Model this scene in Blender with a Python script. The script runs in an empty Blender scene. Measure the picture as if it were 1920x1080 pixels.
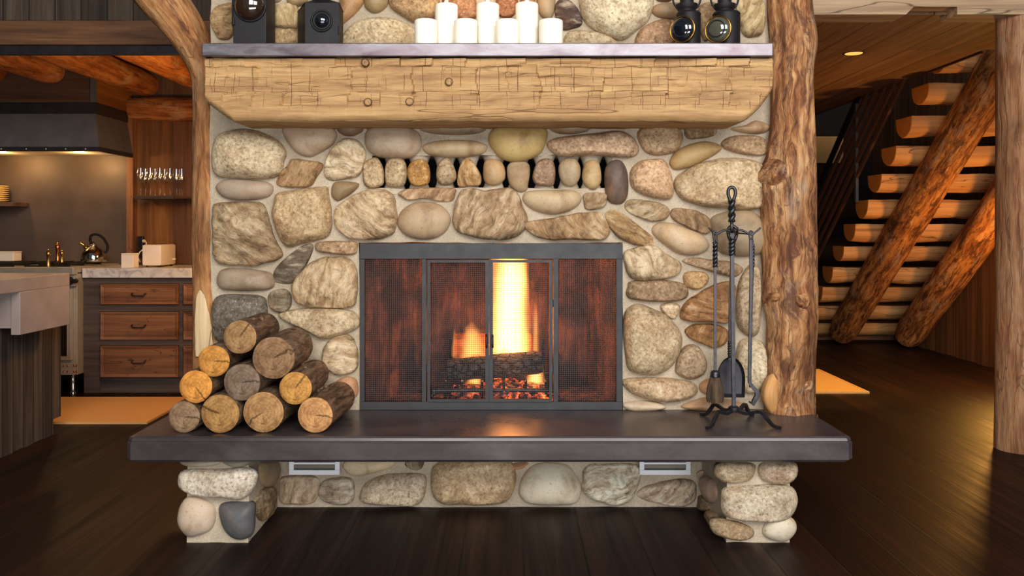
import bpy, bmesh, math, random
from mathutils import Vector, Matrix, Quaternion, noise

# ------------------------------------------------------------------ camera, world, big lights
S = bpy.context.scene
COL = S.collection
F = 1600.0                      # focal length in pixels of the 1920 wide frame
VPX, VPY, EYE = 955.0, 430.0, 1.292

cam_d = bpy.data.cameras.new('camera')
cam_d.sensor_width = 36.0
cam_d.lens = F / 1920.0 * 36.0
cam_d.shift_x = (960.0 - VPX) / 1920.0
cam_d.shift_y = -(540.0 - VPY) / 1920.0
cam_d.clip_start = 0.05
cam = bpy.data.objects.new('camera', cam_d)
cam.location = (0, 0, EYE)
cam.rotation_euler = (math.pi / 2, 0, 0)
COL.objects.link(cam)
S.camera = cam

S.view_settings.view_transform = 'Standard'
S.view_settings.look = 'None'
S.view_settings.gamma = 1.0
S.view_settings.use_curve_mapping = False
S.view_settings.exposure = 0.0
S.cycles.sample_clamp_indirect = 4.0
S.cycles.max_bounces = 8
S.cycles.transparent_max_bounces = 16

world = bpy.data.worlds.new('world')
S.world = world
world.use_nodes = True
bg = world.node_tree.nodes['Background']
bg.inputs['Color'].default_value = (0.80, 0.88, 1.0, 1)
bg.inputs['Strength'].default_value = 0.10


def aim(o, target):
    d = Vector(target) - o.location
    o.rotation_euler = d.to_track_quat('-Z', 'Y').to_euler()


def area(name, loc, target, sx, sy, power, color):
    d = bpy.data.lights.new(name, 'AREA')
    d.shape = 'RECTANGLE'
    d.size, d.size_y = sx, sy
    d.energy = power
    d.color = color
    o = bpy.data.objects.new(name, d)
    o.location = loc
    COL.objects.link(o)
    aim(o, target)
    return o


def point(name, loc, power, color, radius=0.05):
    d = bpy.data.lights.new(name, 'POINT')
    d.energy = power
    d.color = color
    d.shadow_soft_size = radius
    o = bpy.data.objects.new(name, d)
    o.location = loc
    COL.objects.link(o)
    return o


def spot(name, loc, target, power, color, angle, blend=0.6, radius=0.05):
    d = bpy.data.lights.new(name, 'SPOT')
    d.energy = power
    d.color = color
    d.spot_size = math.radians(angle)
    d.spot_blend = blend
    d.shadow_soft_size = radius
    o = bpy.data.objects.new(name, d)
    o.location = loc
    COL.objects.link(o)
    aim(o, target)
    return o


DAY = (1.0, 0.972, 0.94)
WARM = (1.0, 0.50, 0.13)
# daylight through the tall windows behind the camera
area('window_daylight', (-0.5, -1.9, 4.0), (-0.4, 4.0, 0.9), 2.2, 2.6, 215, DAY)
area('window_daylight', (2.4, -1.9, 4.0), (0.3, 4.0, 0.9), 2.6, 2.6, 285, DAY)
area('low_front_fill', (0.4, -1.2, 0.75), (0.0, 4.0, 0.25), 4.0, 1.0, 135, (0.95, 0.97, 1.0))  # added low front fill that brightens the base under the slab
# lamps of the house; the kitchen and stair ones are assumed, unseen
point('assumed_kitchen_lamp', (-1.75, 5.95, 1.75), 60, WARM, 0.12)  # assumed unseen lamp behind the chimney, added to light joists and toaster orange
point('hood_lamp', (-3.55, 7.05, 1.86), 6.5, (1.0, 0.62, 0.25), 0.03)
point('hood_lamp', (-4.2, 7.05, 1.86), 6.5, (1.0, 0.62, 0.25), 0.03)
spot('downlight_lamp', (2.47, 6.12, 2.52), (2.30, 7.05, 0.0), 215, (1.0, 0.66, 0.12), 46, 0.5)
spot('downlight_spill', (2.47, 6.12, 2.50), (3.0, 7.6, 0.0), 20, WARM, 150, 0.8)
point('assumed_stair_lamp', (4.08, 6.95, 0.80), 62, (1.0, 0.47, 0.10), 0.10)  # assumed unseen lamp behind the log post, added to warm treads and stringers
point('fire_glow', (0.0, 4.22, 0.80), 6.5, (1.0, 0.40, 0.14), 0.10)


# ------------------------------------------------------------------ helpers
def PX(px, py, Y):
    return Vector(((px - VPX) / F * Y, Y, EYE - (py - VPY) / F * Y))


def XW(px, Y):
    return (px - VPX) / F * Y


def ZW(py, Y):
    return EYE - (py - VPY) / F * Y


def lin(c):
    c = c / 255.0
    return c / 12.92 if c <= 0.04045 else ((c + 0.055) / 1.055) ** 2.4


def RGB(r, g, b, k=1.0):
    return (min(1, lin(r) * k), min(1, lin(g) * k), min(1, lin(b) * k), 1.0)


def tag(o, label=None, cat=None, group=None, kind=None):
    if label: o['label'] = label
    if cat: o['category'] = cat
    if group: o['group'] = group
    if kind: o['kind'] = kind
    return o


def thing(name, loc, label, cat, group=None):
    o = bpy.data.objects.new(name, None)
    o.empty_display_size = 0.05
    o.location = loc
    COL.objects.link(o)
    o['wloc'] = list(loc)
    return tag(o, label, cat, group)


def wloc(o):
    return Vector(o['wloc']) if o is not None and 'wloc' in o.keys() else Vector((0, 0, 0))


class MB:
    """Collects geometry in world coordinates and links it as one mesh object."""

    def __init__(s):
        s.v, s.f, s.g = [], [], []      # vertices, faces, grain coordinates (None = from axis)
        s.flat = set()

    def quadgrid(s, P, closed_u=False, closed_v=False, G=None, flip=False):
        nu, nv = len(P), len(P[0])
        b = len(s.v)
        for i in range(nu):
            for j in range(nv):
                s.v.append(Vector(P[i][j]))
                s.g.append(G[i][j] if G else None)
        for i in range(nu if closed_u else nu - 1):
            for j in range(nv if closed_v else nv - 1):
                a = b + i * nv + j
                c = b + ((i + 1) % nu) * nv + j
                d = b + ((i + 1) % nu) * nv + (j + 1) % nv
                e = b + i * nv + (j + 1) % nv
                s.f.append((a, e, d, c) if flip else (a, c, d, e))
        return b

    def box(s, x0, x1, y0, y1, z0, z1):
        b = len(s.v)
        for x in (x0, x1):
            for y in (y0, y1):
                for z in (z0, z1):
                    s.v.append(Vector((x, y, z)))
                    s.g.append(None)
        for q in ((0, 1, 3, 2), (4, 6, 7, 5), (0, 4, 5, 1), (2, 3, 7, 6), (0, 2, 6, 4), (1, 5, 7, 3)):
            s.f.append(tuple(b + k for k in q))
        return s

    def rbox(s, x0, x1, y0, y1, z0, z1, r=0.01):
        """box with chamfered edges (all twelve)"""
        bm = bmesh.new()
        bmesh.ops.create_cube(bm, size=1.0)
        for v in bm.verts:
            v.co = Vector((x0 + (v.co.x + .5) * (x1 - x0), y0 + (v.co.y + .5) * (y1 - y0), z0 + (v.co.z + .5) * (z1 - z0)))
        bmesh.ops.bevel(bm, geom=list(bm.edges), offset=r, segments=2, profile=0.6, affect='EDGES')
        b = len(s.v)
        bm.verts.index_update()
        for v in bm.verts:
            s.v.append(v.co.copy()); s.g.append(None)
        for f in bm.faces:
            s.f.append(tuple(b + v.index for v in f.verts))
        bm.free()
        return s

    def roughbox(s, x0, x1, y0, y1, z0, z1, res=0.03, amp=0.006, freq=9.0, skip=''):
        def dis(p):
            q = Vector(p) * freq
            return Vector(p) + Vector((noise.noise(q), noise.noise(q + Vector((31, 0, 0))), noise.noise(q + Vector((0, 57, 0))))) * amp
        def n(a, b): return max(1, int(abs(b - a) / res))
        def L(a, b): return [a + (b - a) * i / n(a, b) for i in range(n(a, b) + 1)]
        X, Y, Z = L(x0, x1), L(y0, y1), L(z0, z1)
        if 'f' not in skip: s.quadgrid([[dis((x, y0, z)) for z in Z] for x in X])
        if 'b' not in skip: s.quadgrid([[dis((x, y1, z)) for z in Z] for x in X], flip=True)
        if 'l' not in skip: s.quadgrid([[dis((x0, y, z)) for z in Z] for y in Y], flip=True)
        if 'r' not in skip: s.quadgrid([[dis((x1, y, z)) for z in Z] for y in Y])
        if 't' not in skip: s.quadgrid([[dis((x, y, z1)) for y in Y] for x in X])
        if 'd' not in skip: s.quadgrid([[dis((x, y, z0)) for y in Y] for x in X], flip=True)
        return s

    def tube(s, pts, radii, n=16, caps=True, jit=0.0, freq=6.0, seed=0.0, twist=0.0, square=0.0, grain=True):
        pts = [Vector(p) for p in pts]
        if not isinstance(radii, (list, tuple)): radii = [radii] * len(pts)
        m = len(pts)
        t0 = (pts[1] - pts[0]).normalized()
        up = Vector((0, 0, 1)) if abs(t0.z) < 0.9 else Vector((0, -1, 0))
        nrm = (up - t0 * up.dot(t0)).normalized()
        rows, G = [], []
        length = 0.0
        for i, p in enumerate(pts):
            if i == 0: t = t0
            elif i == m - 1: t = (pts[i] - pts[i - 1]).normalized()
            else: t = (pts[i + 1] - pts[i - 1]).normalized()
            if i: length += (p - pts[i - 1]).length
            nrm = (nrm - t * nrm.dot(t)).normalized()
            bi = t.cross(nrm)
            row, grow = [], []
            for k in range(n):
                a = 2 * math.pi * k / n
                r = radii[i]
                if square:
                    ca, sa = abs(math.cos(a)), abs(math.sin(a))
                    r *= (1 - square) + square / max(ca, sa) * 0.92
                aa = a + twist * length
                d = nrm * math.cos(aa) + bi * math.sin(aa)
                if jit:
                    q = Vector((math.cos(a) * 1.3, math.sin(a) * 1.3, length * freq * 0.45)) + Vector((seed, seed * 1.7, 0))
                    r *= 1 + jit * (noise.noise(q) + 0.5 * noise.noise(q * 2.7))
                row.append(p + d * r)
                grow.append(Vector((math.cos(a) * radii[i], math.sin(a) * radii[i], length + seed)))
            rows.append(row); G.append(grow)
        b = s.quadgrid(rows, closed_v=True, G=G if grain else None)
        if caps:
            s.f.append(tuple(b + k for k in range(n)))
            s.f.append(tuple(b + (m - 1) * n + k for k in reversed(range(n))))
        return s

    def lathe(s, c, prof, n=24, axis='z', caps=True):
        """prof: list of (radius, height) from the base centre c"""
        c = Vector(c)
        rows = []
        for r, h in prof:
            row = []
            for k in range(n):
                a = 2 * math.pi * k / n
                u, w = r * math.cos(a), r * math.sin(a)
                if axis == 'z': q = Vector((u, w, h))
                elif axis == 'y': q = Vector((u, h, w))
                else: q = Vector((h, u, w))
                row.append(c + q)
            rows.append(row)
        b = s.quadgrid(rows, closed_v=True)
        if caps:
            if prof[0][0] > 1e-5: s.f.append(tuple(b + k for k in range(n)))
            if prof[-1][0] > 1e-5: s.f.append(tuple(b + (len(prof) - 1) * n + k for k in reversed(range(n))))
        return s

    def prism(s, poly, y0, y1):
        """poly: (x, z) outline extruded along y"""
        b = len(s.v)
        n = len(poly)
        for y in (y0, y1):
            for x, z in poly:
                s.v.append(Vector((x, y, z))); s.g.append(None)
        s.f.append(tuple(b + k for k in range(n)))
        s.f.append(tuple(b + n + k for k in reversed(range(n))))
        for k in range(n):
            s.f.append((b + k, b + n + k, b + n + (k + 1) % n, b + (k + 1) % n))
        return s

    def build(s, name, mat, parent=None, smooth=False, grain='x', origin=None, rot=None, bevel=0.0, auto=None):
        lo = Vector((min(v.x for v in s.v), min(v.y for v in s.v), min(v.z for v in s.v)))
        hi = Vector((max(v.x for v in s.v), max(v.y for v in s.v), max(v.z for v in s.v)))
        if origin is None:
            origin = Vector(((lo.x + hi.x) / 2, (lo.y + hi.y) / 2, lo.z if parent is None else (lo.z + hi.z) / 2))
        origin = Vector(origin)
        me = bpy.data.meshes.new(name)
        me.from_pydata([v - origin for v in s.v], [], s.f)
        bm = bmesh.new()
        bm.from_mesh(me)
        bmesh.ops.remove_doubles(bm, verts=bm.verts, dist=1e-6)
        keep = len(bm.verts) == len(s.v)
        if keep:
            bmesh.ops.recalc_face_normals(bm, faces=bm.faces)
            bm.to_mesh(me)
        bm.free()
        if not keep:
            bm = bmesh.new(); bm.from_mesh(me)
            bmesh.ops.recalc_face_normals(bm, faces=bm.faces)
            bm.to_mesh(me); bm.free()
        at = me.attributes.new('grain', 'FLOAT_VECTOR', 'POINT')
        sd = (abs(hash_pos(origin)) % 97) * 0.37
        vals = []
        for v, g in zip(s.v, s.g):
            if g is not None: w = g
            elif grain == 'x': w = Vector((v.y + sd, v.z, v.x))
            elif grain == 'y': w = Vector((v.x + sd, v.z, v.y))
            else: w = Vector((v.x + sd, v.y, v.z))
            vals.extend((w.x, w.y, w.z))
        at.data.foreach_set('vector', vals)
        if smooth:
            me.polygons.foreach_set('use_smooth', [True] * len(me.polygons))
            if auto: me.set_sharp_from_angle(angle=math.radians(auto))
        if mat: me.materials.append(mat)
        o = bpy.data.objects.new(name, me)
        COL.objects.link(o)
        o['wloc'] = list(origin)
        if parent is not None:
            o.parent = parent
            o.location = origin - wloc(parent)
        else:
            o.location = origin
        if bevel:
            md = o.modifiers.new('edge', 'BEVEL')
            md.width = bevel; md.segments = 2; md.limit_method = 'ANGLE'
        return o


def hash_pos(p):
    return int(p.x * 7919 + p.y * 104729 + p.z * 1299709)


def struct(o):
    o['kind'] = 'structure'
    return o


def catmull(pts, per, closed=False):
    n = len(pts)
    out = []
    for i in range(n if closed else n - 1):
        if closed:
            p0, p1, p2, p3 = pts[(i - 1) % n], pts[i], pts[(i + 1) % n], pts[(i + 2) % n]
        else:
            p0, p1, p2, p3 = pts[max(i - 1, 0)], pts[i], pts[i + 1], pts[min(i + 2, n - 1)]
        for k in range(per):
            t = k / per
            out.append(tuple(0.5 * ((2 * b) + (c - a) * t + (2 * a - 5 * b + 4 * c - d) * t * t + (3 * b - a - 3 * c + d) * t ** 3)
                             for a, b, c, d in zip(p0, p1, p2, p3)))
    if not closed: out.append(tuple(pts[-1]))
    return out


# ------------------------------------------------------------------ materials
class NT:
    def __init__(s, name, rough=0.6, metallic=0.0, spec=0.5):
        s.m = bpy.data.materials.new(name)
        s.m.use_nodes = True
        s.t = s.m.node_tree
        s.b = s.t.nodes['Principled BSDF']
        s.b.inputs['Roughness'].default_value = rough
        s.b.inputs['Metallic'].default_value = metallic
        s.b.inputs['Specular IOR Level'].default_value = spec

    def n(s, typ, **kw):
        nd = s.t.nodes.new(typ)
        for k, v in kw.items():
            if k in nd.inputs: s.set(nd.inputs[k], v)
            else: setattr(nd, k, v)
        return nd

    def set(s, inp, v):
        if isinstance(v, bpy.types.NodeSocket): s.t.links.new(v, inp)
        else: inp.default_value = v

    def coord(s, kind='Object'):
        return s.n('ShaderNodeTexCoord').outputs[kind]

    def grain(s):
        return s.n('ShaderNodeAttribute', attribute_name='grain').outputs['Vector']

    def objinfo(s, o='Random'):
        return s.n('ShaderNodeObjectInfo').outputs[o]

    def map(s, v, scale=(1, 1, 1), loc=(0, 0, 0)):
        nd = s.n('ShaderNodeMapping')
        s.t.links.new(v, nd.inputs['Vector'])
        nd.inputs['Scale'].default_value = scale
        s.set(nd.inputs['Location'], loc)
        return nd.outputs['Vector']

    def noise(s, v, scale=5.0, detail=4.0, rough=0.55, dist=0.0, out=0):
        nd = s.n('ShaderNodeTexNoise')
        s.t.links.new(v, nd.inputs['Vector'])
        nd.inputs['Scale'].default_value = scale
        nd.inputs['Detail'].default_value = detail
        nd.inputs['Roughness'].default_value = rough
        nd.inputs['Distortion'].default_value = dist
        return nd.outputs[out]

    def ramp(s, fac, stops, interp='LINEAR'):
        nd = s.n('ShaderNodeValToRGB')
        nd.color_ramp.interpolation = interp
        el = nd.color_ramp.elements
        while len(el) < len(stops): el.new(0.5)
        for e, (p, c) in zip(el, stops):
            e.position = p
            e.color = c if isinstance(c, tuple) else (c, c, c, 1)
        s.t.links.new(fac, nd.inputs['Fac'])
        return nd.outputs['Color']

    def mix(s, fac, a, b, mode='MIX'):
        nd = s.n('ShaderNodeMix', data_type='RGBA', blend_type=mode)
        s.set(nd.inputs['Factor'], fac)
        s.set(nd.inputs[6], a)
        s.set(nd.inputs[7], b)
        return nd.outputs[2]

    def math(s, op, a, b=0.0, c=None):
        nd = s.n('ShaderNodeMath', operation=op)
        s.set(nd.inputs[0], a); s.set(nd.inputs[1], b)
        if c is not None: s.set(nd.inputs[2], c)
        return nd.outputs[0]

    def vadd(s, a, b):
        nd = s.n('ShaderNodeVectorMath', operation='ADD')
        s.set(nd.inputs[0], a); s.set(nd.inputs[1], b)
        return nd.outputs[0]

    def vscale(s, a, k):
        nd = s.n('ShaderNodeVectorMath', operation='SCALE')
        s.set(nd.inputs[0], a); s.set(nd.inputs['Scale'], k)
        return nd.outputs[0]

    def bump(s, h, strength=0.4, dist=0.01, normal=None):
        nd = s.n('ShaderNodeBump')
        s.set(nd.inputs['Height'], h)
        nd.inputs['Strength'].default_value = strength
        nd.inputs['Distance'].default_value = dist
        if normal is not None: s.t.links.new(normal, nd.inputs['Normal'])
        s.t.links.new(nd.outputs[0], s.b.inputs['Normal'])
        return nd.outputs[0]

    def color(s, c): s.set(s.b.inputs['Base Color'], c)

    def rough(s, c): s.set(s.b.inputs['Roughness'], c)


def wood(name, dark, mid, light, scale=14.0, stretch=0.07, rough=0.65, bump=0.35, dist=0.6, cracks=0.0, spec=0.3, patch=None):
    w = NT(name, rough, 0, spec)
    g = w.grain()
    v = w.map(g, (1, 1, stretch))
    n1 = w.noise(v, scale, 6, 0.6, dist)
    c = w.ramp(n1, [(0.28, dark), (0.5, mid), (0.72, light)])
    n2 = w.noise(w.map(g, (1, 1, stretch * 0.35)), scale * 5, 3, 0.6, 0.2)
    c = w.mix(0.45, c, w.ramp(n2, [(0.3, 0.45), (0.6, 1.0)]), 'MULTIPLY')
    h = w.math('ADD', n1, w.math('MULTIPLY', n2, 0.5))
    if patch:
        n3 = w.noise(w.map(g, (1, 1, 0.35)), 7.0, 5, 0.65, 0.8)
        c = w.mix(w.ramp(n3, [(patch[1], 0.0), (patch[1] + 0.1, 1.0)]), c, patch[0])
        h = w.math('ADD', h, w.math('MULTIPLY', n3, 0.8))
    if cracks:
        n4 = w.noise(w.map(g, (1, 1, 0.10)), 9.0, 2, 0.5, 0.3)
        k = w.math('ABSOLUTE', w.math('SUBTRACT', n4, 0.5))
        k = w.ramp(k, [(0.0, 0.0), (0.012 * cracks, 1.0)])
        c = w.mix(1.0, c, w.mix(0.75, (1, 1, 1, 1), k), 'MULTIPLY')
        h = w.math('ADD', h, k)
    w.color(c)
    w.bump(h, bump, 0.01)
    return w.m


def plain(name, c, rough=0.5, metallic=0.0, spec=0.5, var=0.25, scale=12.0, bump=0.0):
    w = NT(name, rough, metallic, spec)
    n1 = w.noise(w.coord(), scale, 4, 0.6)
    w.color(w.mix(1.0, c, w.ramp(n1, [(0.3, 1 - var), (0.7, 1.0)]), 'MULTIPLY'))
    w.rough(w.ramp(n1, [(0.3, max(0.03, rough - 0.08)), (0.7, min(1, rough + 0.08))]))
    if bump: w.bump(n1, bump, 0.004)
    return w.m


def planks(name, width, across, dark, mid, light, rough=0.6, length=3.0, stretch=0.05, spec=0.3, gap=0.004, tint=0.35, bump=0.3):
    """boards side by side; across: which world axis crosses the boards ('x','y','z'), grain attribute gives the rest"""
    w = NT(name, rough, 0, spec)
    g = w.grain()
    sep = w.n('ShaderNodeSeparateXYZ'); w.t.links.new(g, sep.inputs[0])
    comb = w.n('ShaderNodeCombineXYZ')
    w.t.links.new(sep.outputs[2], comb.inputs[0])
    w.t.links.new(sep.outputs[{'a': 0, 'b': 1}[across]], comb.inputs[1])
    br = w.n('ShaderNodeTexBrick')
    w.t.links.new(comb.outputs[0], br.inputs['Vector'])
    br.inputs['Scale'].default_value = 1.0
    br.inputs['Brick Width'].default_value = length
    br.inputs['Row Height'].default_value = width
    br.inputs['Mortar Size'].default_value = gap
    br.inputs['Mortar Smooth'].default_value = 0.2
    br.inputs['Color1'].default_value = (0, 0, 0, 1)
    br.inputs['Color2'].default_value = (1, 1, 1, 1)
    br.inputs['Mortar'].default_value = (0.5, 0.5, 0.5, 1)
    br.offset = 0.37
    off = w.vscale(br.outputs['Color'], 7.0)
    v = w.map(w.vadd(g, off), (1, 1, stretch))
    n1 = w.noise(v, 11.0, 6, 0.62, 1.2)
    c = w.ramp(n1, [(0.25, dark), (0.5, mid), (0.75, light)])
    c = w.mix(tint, c, w.mix(1.0, c, w.ramp(br.outputs['Color'], [(0, 0.45), (1, 1.35)]), 'MULTIPLY'))
    n2 = w.noise(w.map(w.vadd(g, off), (1, 1, 0.02)), 60, 3, 0.6)
    c = w.mix(0.4, c, w.ramp(n2, [(0.3, 0.5), (0.65, 1.0)]), 'MULTIPLY')
    c = w.mix(w.math('MULTIPLY', br.outputs['Fac'], 0.9), c, (0.002, 0.002, 0.002, 1))
    w.color(c)
    h = w.math('SUBTRACT', w.math('MULTIPLY', w.math('ADD', n1, n2), 0.35), br.outputs['Fac'])
    w.bump(h, bump, 0.006)
    w.rough(w.ramp(n1, [(0.3, min(1, rough + 0.12)), (0.7, max(0.05, rough - 0.06))]))
    return w.m


def stone_mat(name, kind):
    w = NT(name, 0.68, 0, 0.35)
    rnd = w.objinfo('Random')
    off = w.vscale(w.n('ShaderNodeCombineXYZ', X=1.0, Y=0.6, Z=0.3).outputs[0], w.math('MULTIPLY', rnd, 40.0))
    v0 = w.coord()
    rot = w.n('ShaderNodeVectorRotate', rotation_type='Y_AXIS')
    w.t.links.new(v0, rot.inputs['Vector'])
    w.t.links.new(w.math('MULTIPLY', w.math('FRACT', w.math('MULTIPLY', rnd, 17.3)), 3.1), rot.inputs['Angle'])
    v = w.vadd(rot.outputs[0], off)
    base = w.objinfo('Color')
    big = w.noise(v, 7.0, 5, 0.62, 0.5)
    c = w.mix(1.0, base, w.ramp(big, [(0.28, RGB(190, 174, 158)), (0.5, RGB(244, 239, 232)), (0.72, (1, 1, 1, 1))]), 'MULTIPLY')
    warm = w.noise(v, 4.5, 4, 0.6, 0.8)
    c = w.mix(w.ramp(warm, [(0.52, 0.0), (0.72, 0.30)]), c, RGB(196, 142, 90))
    fine = w.noise(v, 150.0, 3, 0.7)
    h = w.math('MULTIPLY', fine, 0.18)
    if kind == 'smooth':
        c = w.mix(0.45, c, w.ramp(fine, [(0.30, RGB(130, 104, 80)), (0.42, (1, 1, 1, 1))]), 'MULTIPLY')
        spk = w.noise(v, 60.0, 2, 0.5)
        c = w.mix(w.ramp(spk, [(0.68, 0.0), (0.74, 0.5)]), c, RGB(120, 92, 66))
        h = w.math('ADD', h, w.math('MULTIPLY', big, 0.5))
        st = 0.25
        w.rough(0.55)
    elif kind == 'granite':
        sp = w.noise(v, 75.0, 5, 0.75)
        c = w.mix(0.8, c, w.ramp(sp, [(0.34, RGB(112, 92, 74)), (0.46, RGB(226, 214, 200)), (0.6, (1, 1, 1, 1))]), 'MULTIPLY')
        c = w.mix(w.ramp(sp, [(0.58, 0.0), (0.70, 0.5)]), c, RGB(244, 228, 200))
        md = w.noise(v, 24.0, 4, 0.65, 0.4)
        c = w.mix(0.4, c, w.ramp(md, [(0.34, RGB(150, 128, 108)), (0.56, (1, 1, 1, 1))]), 'MULTIPLY')
        h = w.math('ADD', w.math('MULTIPLY', sp, 0.5), w.math('MULTIPLY', md, 0.9))
        st = 0.5
    else:
        dv = w.vadd(v, w.vscale(w.noise(v, 5.0, 3, 0.6, out=1), 0.12))
        strat = w.noise(w.map(dv, (1.0, 1.0, 5.0)), 7.0, 6, 0.68, 0.3)
        c = w.mix(0.8, c, w.ramp(strat, [(0.32, RGB(120, 98, 80)), (0.44, RGB(206, 190, 172)), (0.58, (1, 1, 1, 1))]), 'MULTIPLY')
        c = w.mix(w.ramp(strat, [(0.56, 0.0), (0.70, 0.45)]), c, RGB(236, 214, 176))
        pit = w.noise(dv, 34.0, 6, 0.72, 0.5)
        c = w.mix(0.55, c, w.ramp(pit, [(0.36, RGB(104, 84, 66)), (0.47, RGB(232, 224, 214)), (0.6, (1, 1, 1, 1))]), 'MULTIPLY')
        h = w.math('ADD', w.math('MULTIPLY', pit, 1.0), w.math('MULTIPLY', strat, 1.6))
        st = 0.75
    w.color(c)
    w.bump(h, st, 0.010)
    return w.m


def trunk_mat(name, cols, patch, patch_at=0.52, scale=9.0, swirl=1.8):
    """peeled log: fibrous tone along the grain, ragged bark patches, drying cracks"""
    w = NT(name, 0.7, 0, 0.25)
    g = w.grain()
    d = w.vadd(g, w.vscale(w.noise(w.map(g, (1, 1, 0.6)), 4.5, 3, 0.6, out=1), 0.06 * swirl))
    n1 = w.noise(w.map(d, (1, 1, 0.10)), scale * 2.2, 7, 0.68, 0.2)
    c = w.ramp(n1, [(0.30, cols[0]), (0.43, cols[1]), (0.54, cols[2]), (0.70, cols[3])])
    big = w.noise(w.map(d, (1, 1, 0.3)), scale * 0.55, 4, 0.6, 0.3)
    c = w.mix(0.75, c, w.ramp(big, [(0.34, RGB(142, 112, 92)), (0.47, RGB(232, 214, 196)), (0.62, (1, 1, 1, 1))]), 'MULTIPLY')
    gry = w.noise(w.map(d, (1, 1, 0.3)), scale * 0.8, 5, 0.65, 0.3)
    c = w.mix(w.ramp(gry, [(0.54, 0.0), (0.66, 0.55)]), c, RGB(176, 152, 126))
    n3 = w.noise(w.map(d, (1, 1, 0.28)), scale * 1.3, 8, 0.74, 0.4)
    c = w.mix(w.ramp(n3, [(patch_at, 0.0), (patch_at + 0.10, 0.85)]), c, patch)
    n2 = w.noise(w.map(g, (1, 1, 0.05)), 90, 4, 0.65)
    c = w.mix(0.55, c, w.ramp(n2, [(0.32, 0.35), (0.58, 1.0)]), 'MULTIPLY')
    n4 = w.noise(w.map(d, (1, 1, 0.05)), scale * 1.2, 2, 0.5, 0.0)
    k = w.ramp(w.math('ABSOLUTE', w.math('SUBTRACT', n4, 0.5)), [(0.0, 0.3), (0.010, 1.0)])
    c = w.mix(0.7, c, k, 'MULTIPLY')
    w.color(c)
    h = w.math('ADD', w.math('MULTIPLY', n3, 1.2), w.math('ADD', w.math('MULTIPLY', n1, 1.2), w.math('ADD', w.math('MULTIPLY', n2, 0.4), w.math('MULTIPLY', k, 0.4))))
    w.bump(h, 0.75, 0.012)
    return w.m


def end_grain(name, rings=75.0):
    w = NT(name, 0.8, 0, 0.15)
    v = w.coord()
    base = w.objinfo('Color')
    sep = w.n('ShaderNodeSeparateXYZ'); w.t.links.new(v, sep.inputs[0])
    r = w.math('SQRT', w.math('ADD', w.math('MULTIPLY', sep.outputs[0], sep.outputs[0]), w.math('MULTIPLY', sep.outputs[2], sep.outputs[2])))
    r = w.math('ADD', r, w.math('MULTIPLY', w.noise(v, 14.0, 3), 0.012))
    ring = w.math('SINE', w.math('MULTIPLY', r, rings * 6.0))
    c = w.mix(0.35, base, w.mix(1.0, base, w.ramp(ring, [(0.0, 0.55), (1.0, 1.05)]), 'MULTIPLY'))
    n1 = w.noise(v, 26.0, 5, 0.65)
    c = w.mix(0.8, c, w.ramp(n1, [(0.3, RGB(140, 110, 84)), (0.6, (1, 1, 1, 1))]), 'MULTIPLY')
    # radial drying cracks
    rnd = w.objinfo('Random')
    ang = w.math('ARCTAN2', sep.outputs[2], sep.outputs[0])
    a2 = w.math('ADD', ang, w.math('MULTIPLY', rnd, 6.28))
    a2 = w.math('ADD', a2, w.math('MULTIPLY', w.noise(v, 22.0, 3), 0.9))
    k = w.math('ABSOLUTE', w.math('SINE', w.math('MULTIPLY', a2, 0.5)))
    k = w.math('MULTIPLY', k, w.math('ADD', r, 0.004))
    k1 = w.ramp(k, [(0.0, 0.0), (0.0016, 1.0)])
    a3 = w.math('ADD', w.math('MULTIPLY', ang, 3.5), w.math('MULTIPLY', w.noise(v, 30.0, 3), 5.0))
    k3 = w.ramp(w.math('MULTIPLY', w.math('ABSOLUTE', w.math('SINE', a3)), r), [(0.0, 0.35), (0.004, 1.0)])
    k = w.math('MULTIPLY', k1, k3)
    c = w.mix(1.0, c, w.mix(0.75, (1, 1, 1, 1), k), 'MULTIPLY')
    w.color(c)
    w.bump(w.math('ADD', w.math('MULTIPLY', n1, 0.7), k), 0.5, 0.006)
    return w.m


M = {}
M['stone_smooth'] = stone_mat('smooth_stone', 'smooth')
M['stone_granite'] = stone_mat('granite_stone', 'granite')
M['stone_rough'] = stone_mat('rough_stone', 'rough')
w = NT('mortar', 0.9, 0, 0.2)
n1 = w.noise(w.coord(), 7.0, 5, 0.6); n2 = w.noise(w.coord(), 120.0, 3, 0.7)
w.color(w.mix(0.35, w.ramp(n1, [(0.3, RGB(166, 151, 130)), (0.7, RGB(194, 179, 157))]), w.ramp(n2, [(0.3, RGB(150, 136, 116)), (0.6, RGB(255, 250, 240))]), 'MULTIPLY'))
w.bump(w.math('ADD', n1, w.math('MULTIPLY', n2, 0.35)), 0.5, 0.01)
M['mortar'] = w.m

# floor: dark boards running away from the viewer
M['floor'] = planks('dark_floor_boards', 0.245, 'a', RGB(18, 10, 8), RGB(32, 17, 12), RGB(50, 26, 17), rough=0.46, length=2.9, spec=0.2, gap=0.0042, tint=0.75, bump=0.35)
M['ceiling'] = planks('ceiling_boards', 0.29, 'a', RGB(108, 78, 52), RGB(140, 104, 74), RGB(162, 126, 94), rough=0.6, length=6.0)
M['loft_planks'] = planks('weathered_planks', 0.17, 'a', RGB(44, 35, 28), RGB(74, 61, 50), RGB(104, 86, 70), rough=0.75, length=9.0, tint=0.75)
M['wall_planks'] = planks('stair_wall_planks', 0.20, 'b', RGB(58, 36, 20), RGB(96, 62, 36), RGB(124, 84, 52), rough=0.65, length=9.0, tint=0.6)
M['island_planks'] = planks('island_planks', 0.105, 'b', RGB(40, 34, 28), RGB(74, 62, 52), RGB(104, 88, 74), rough=0.75, length=9.0, tint=0.7)
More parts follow.
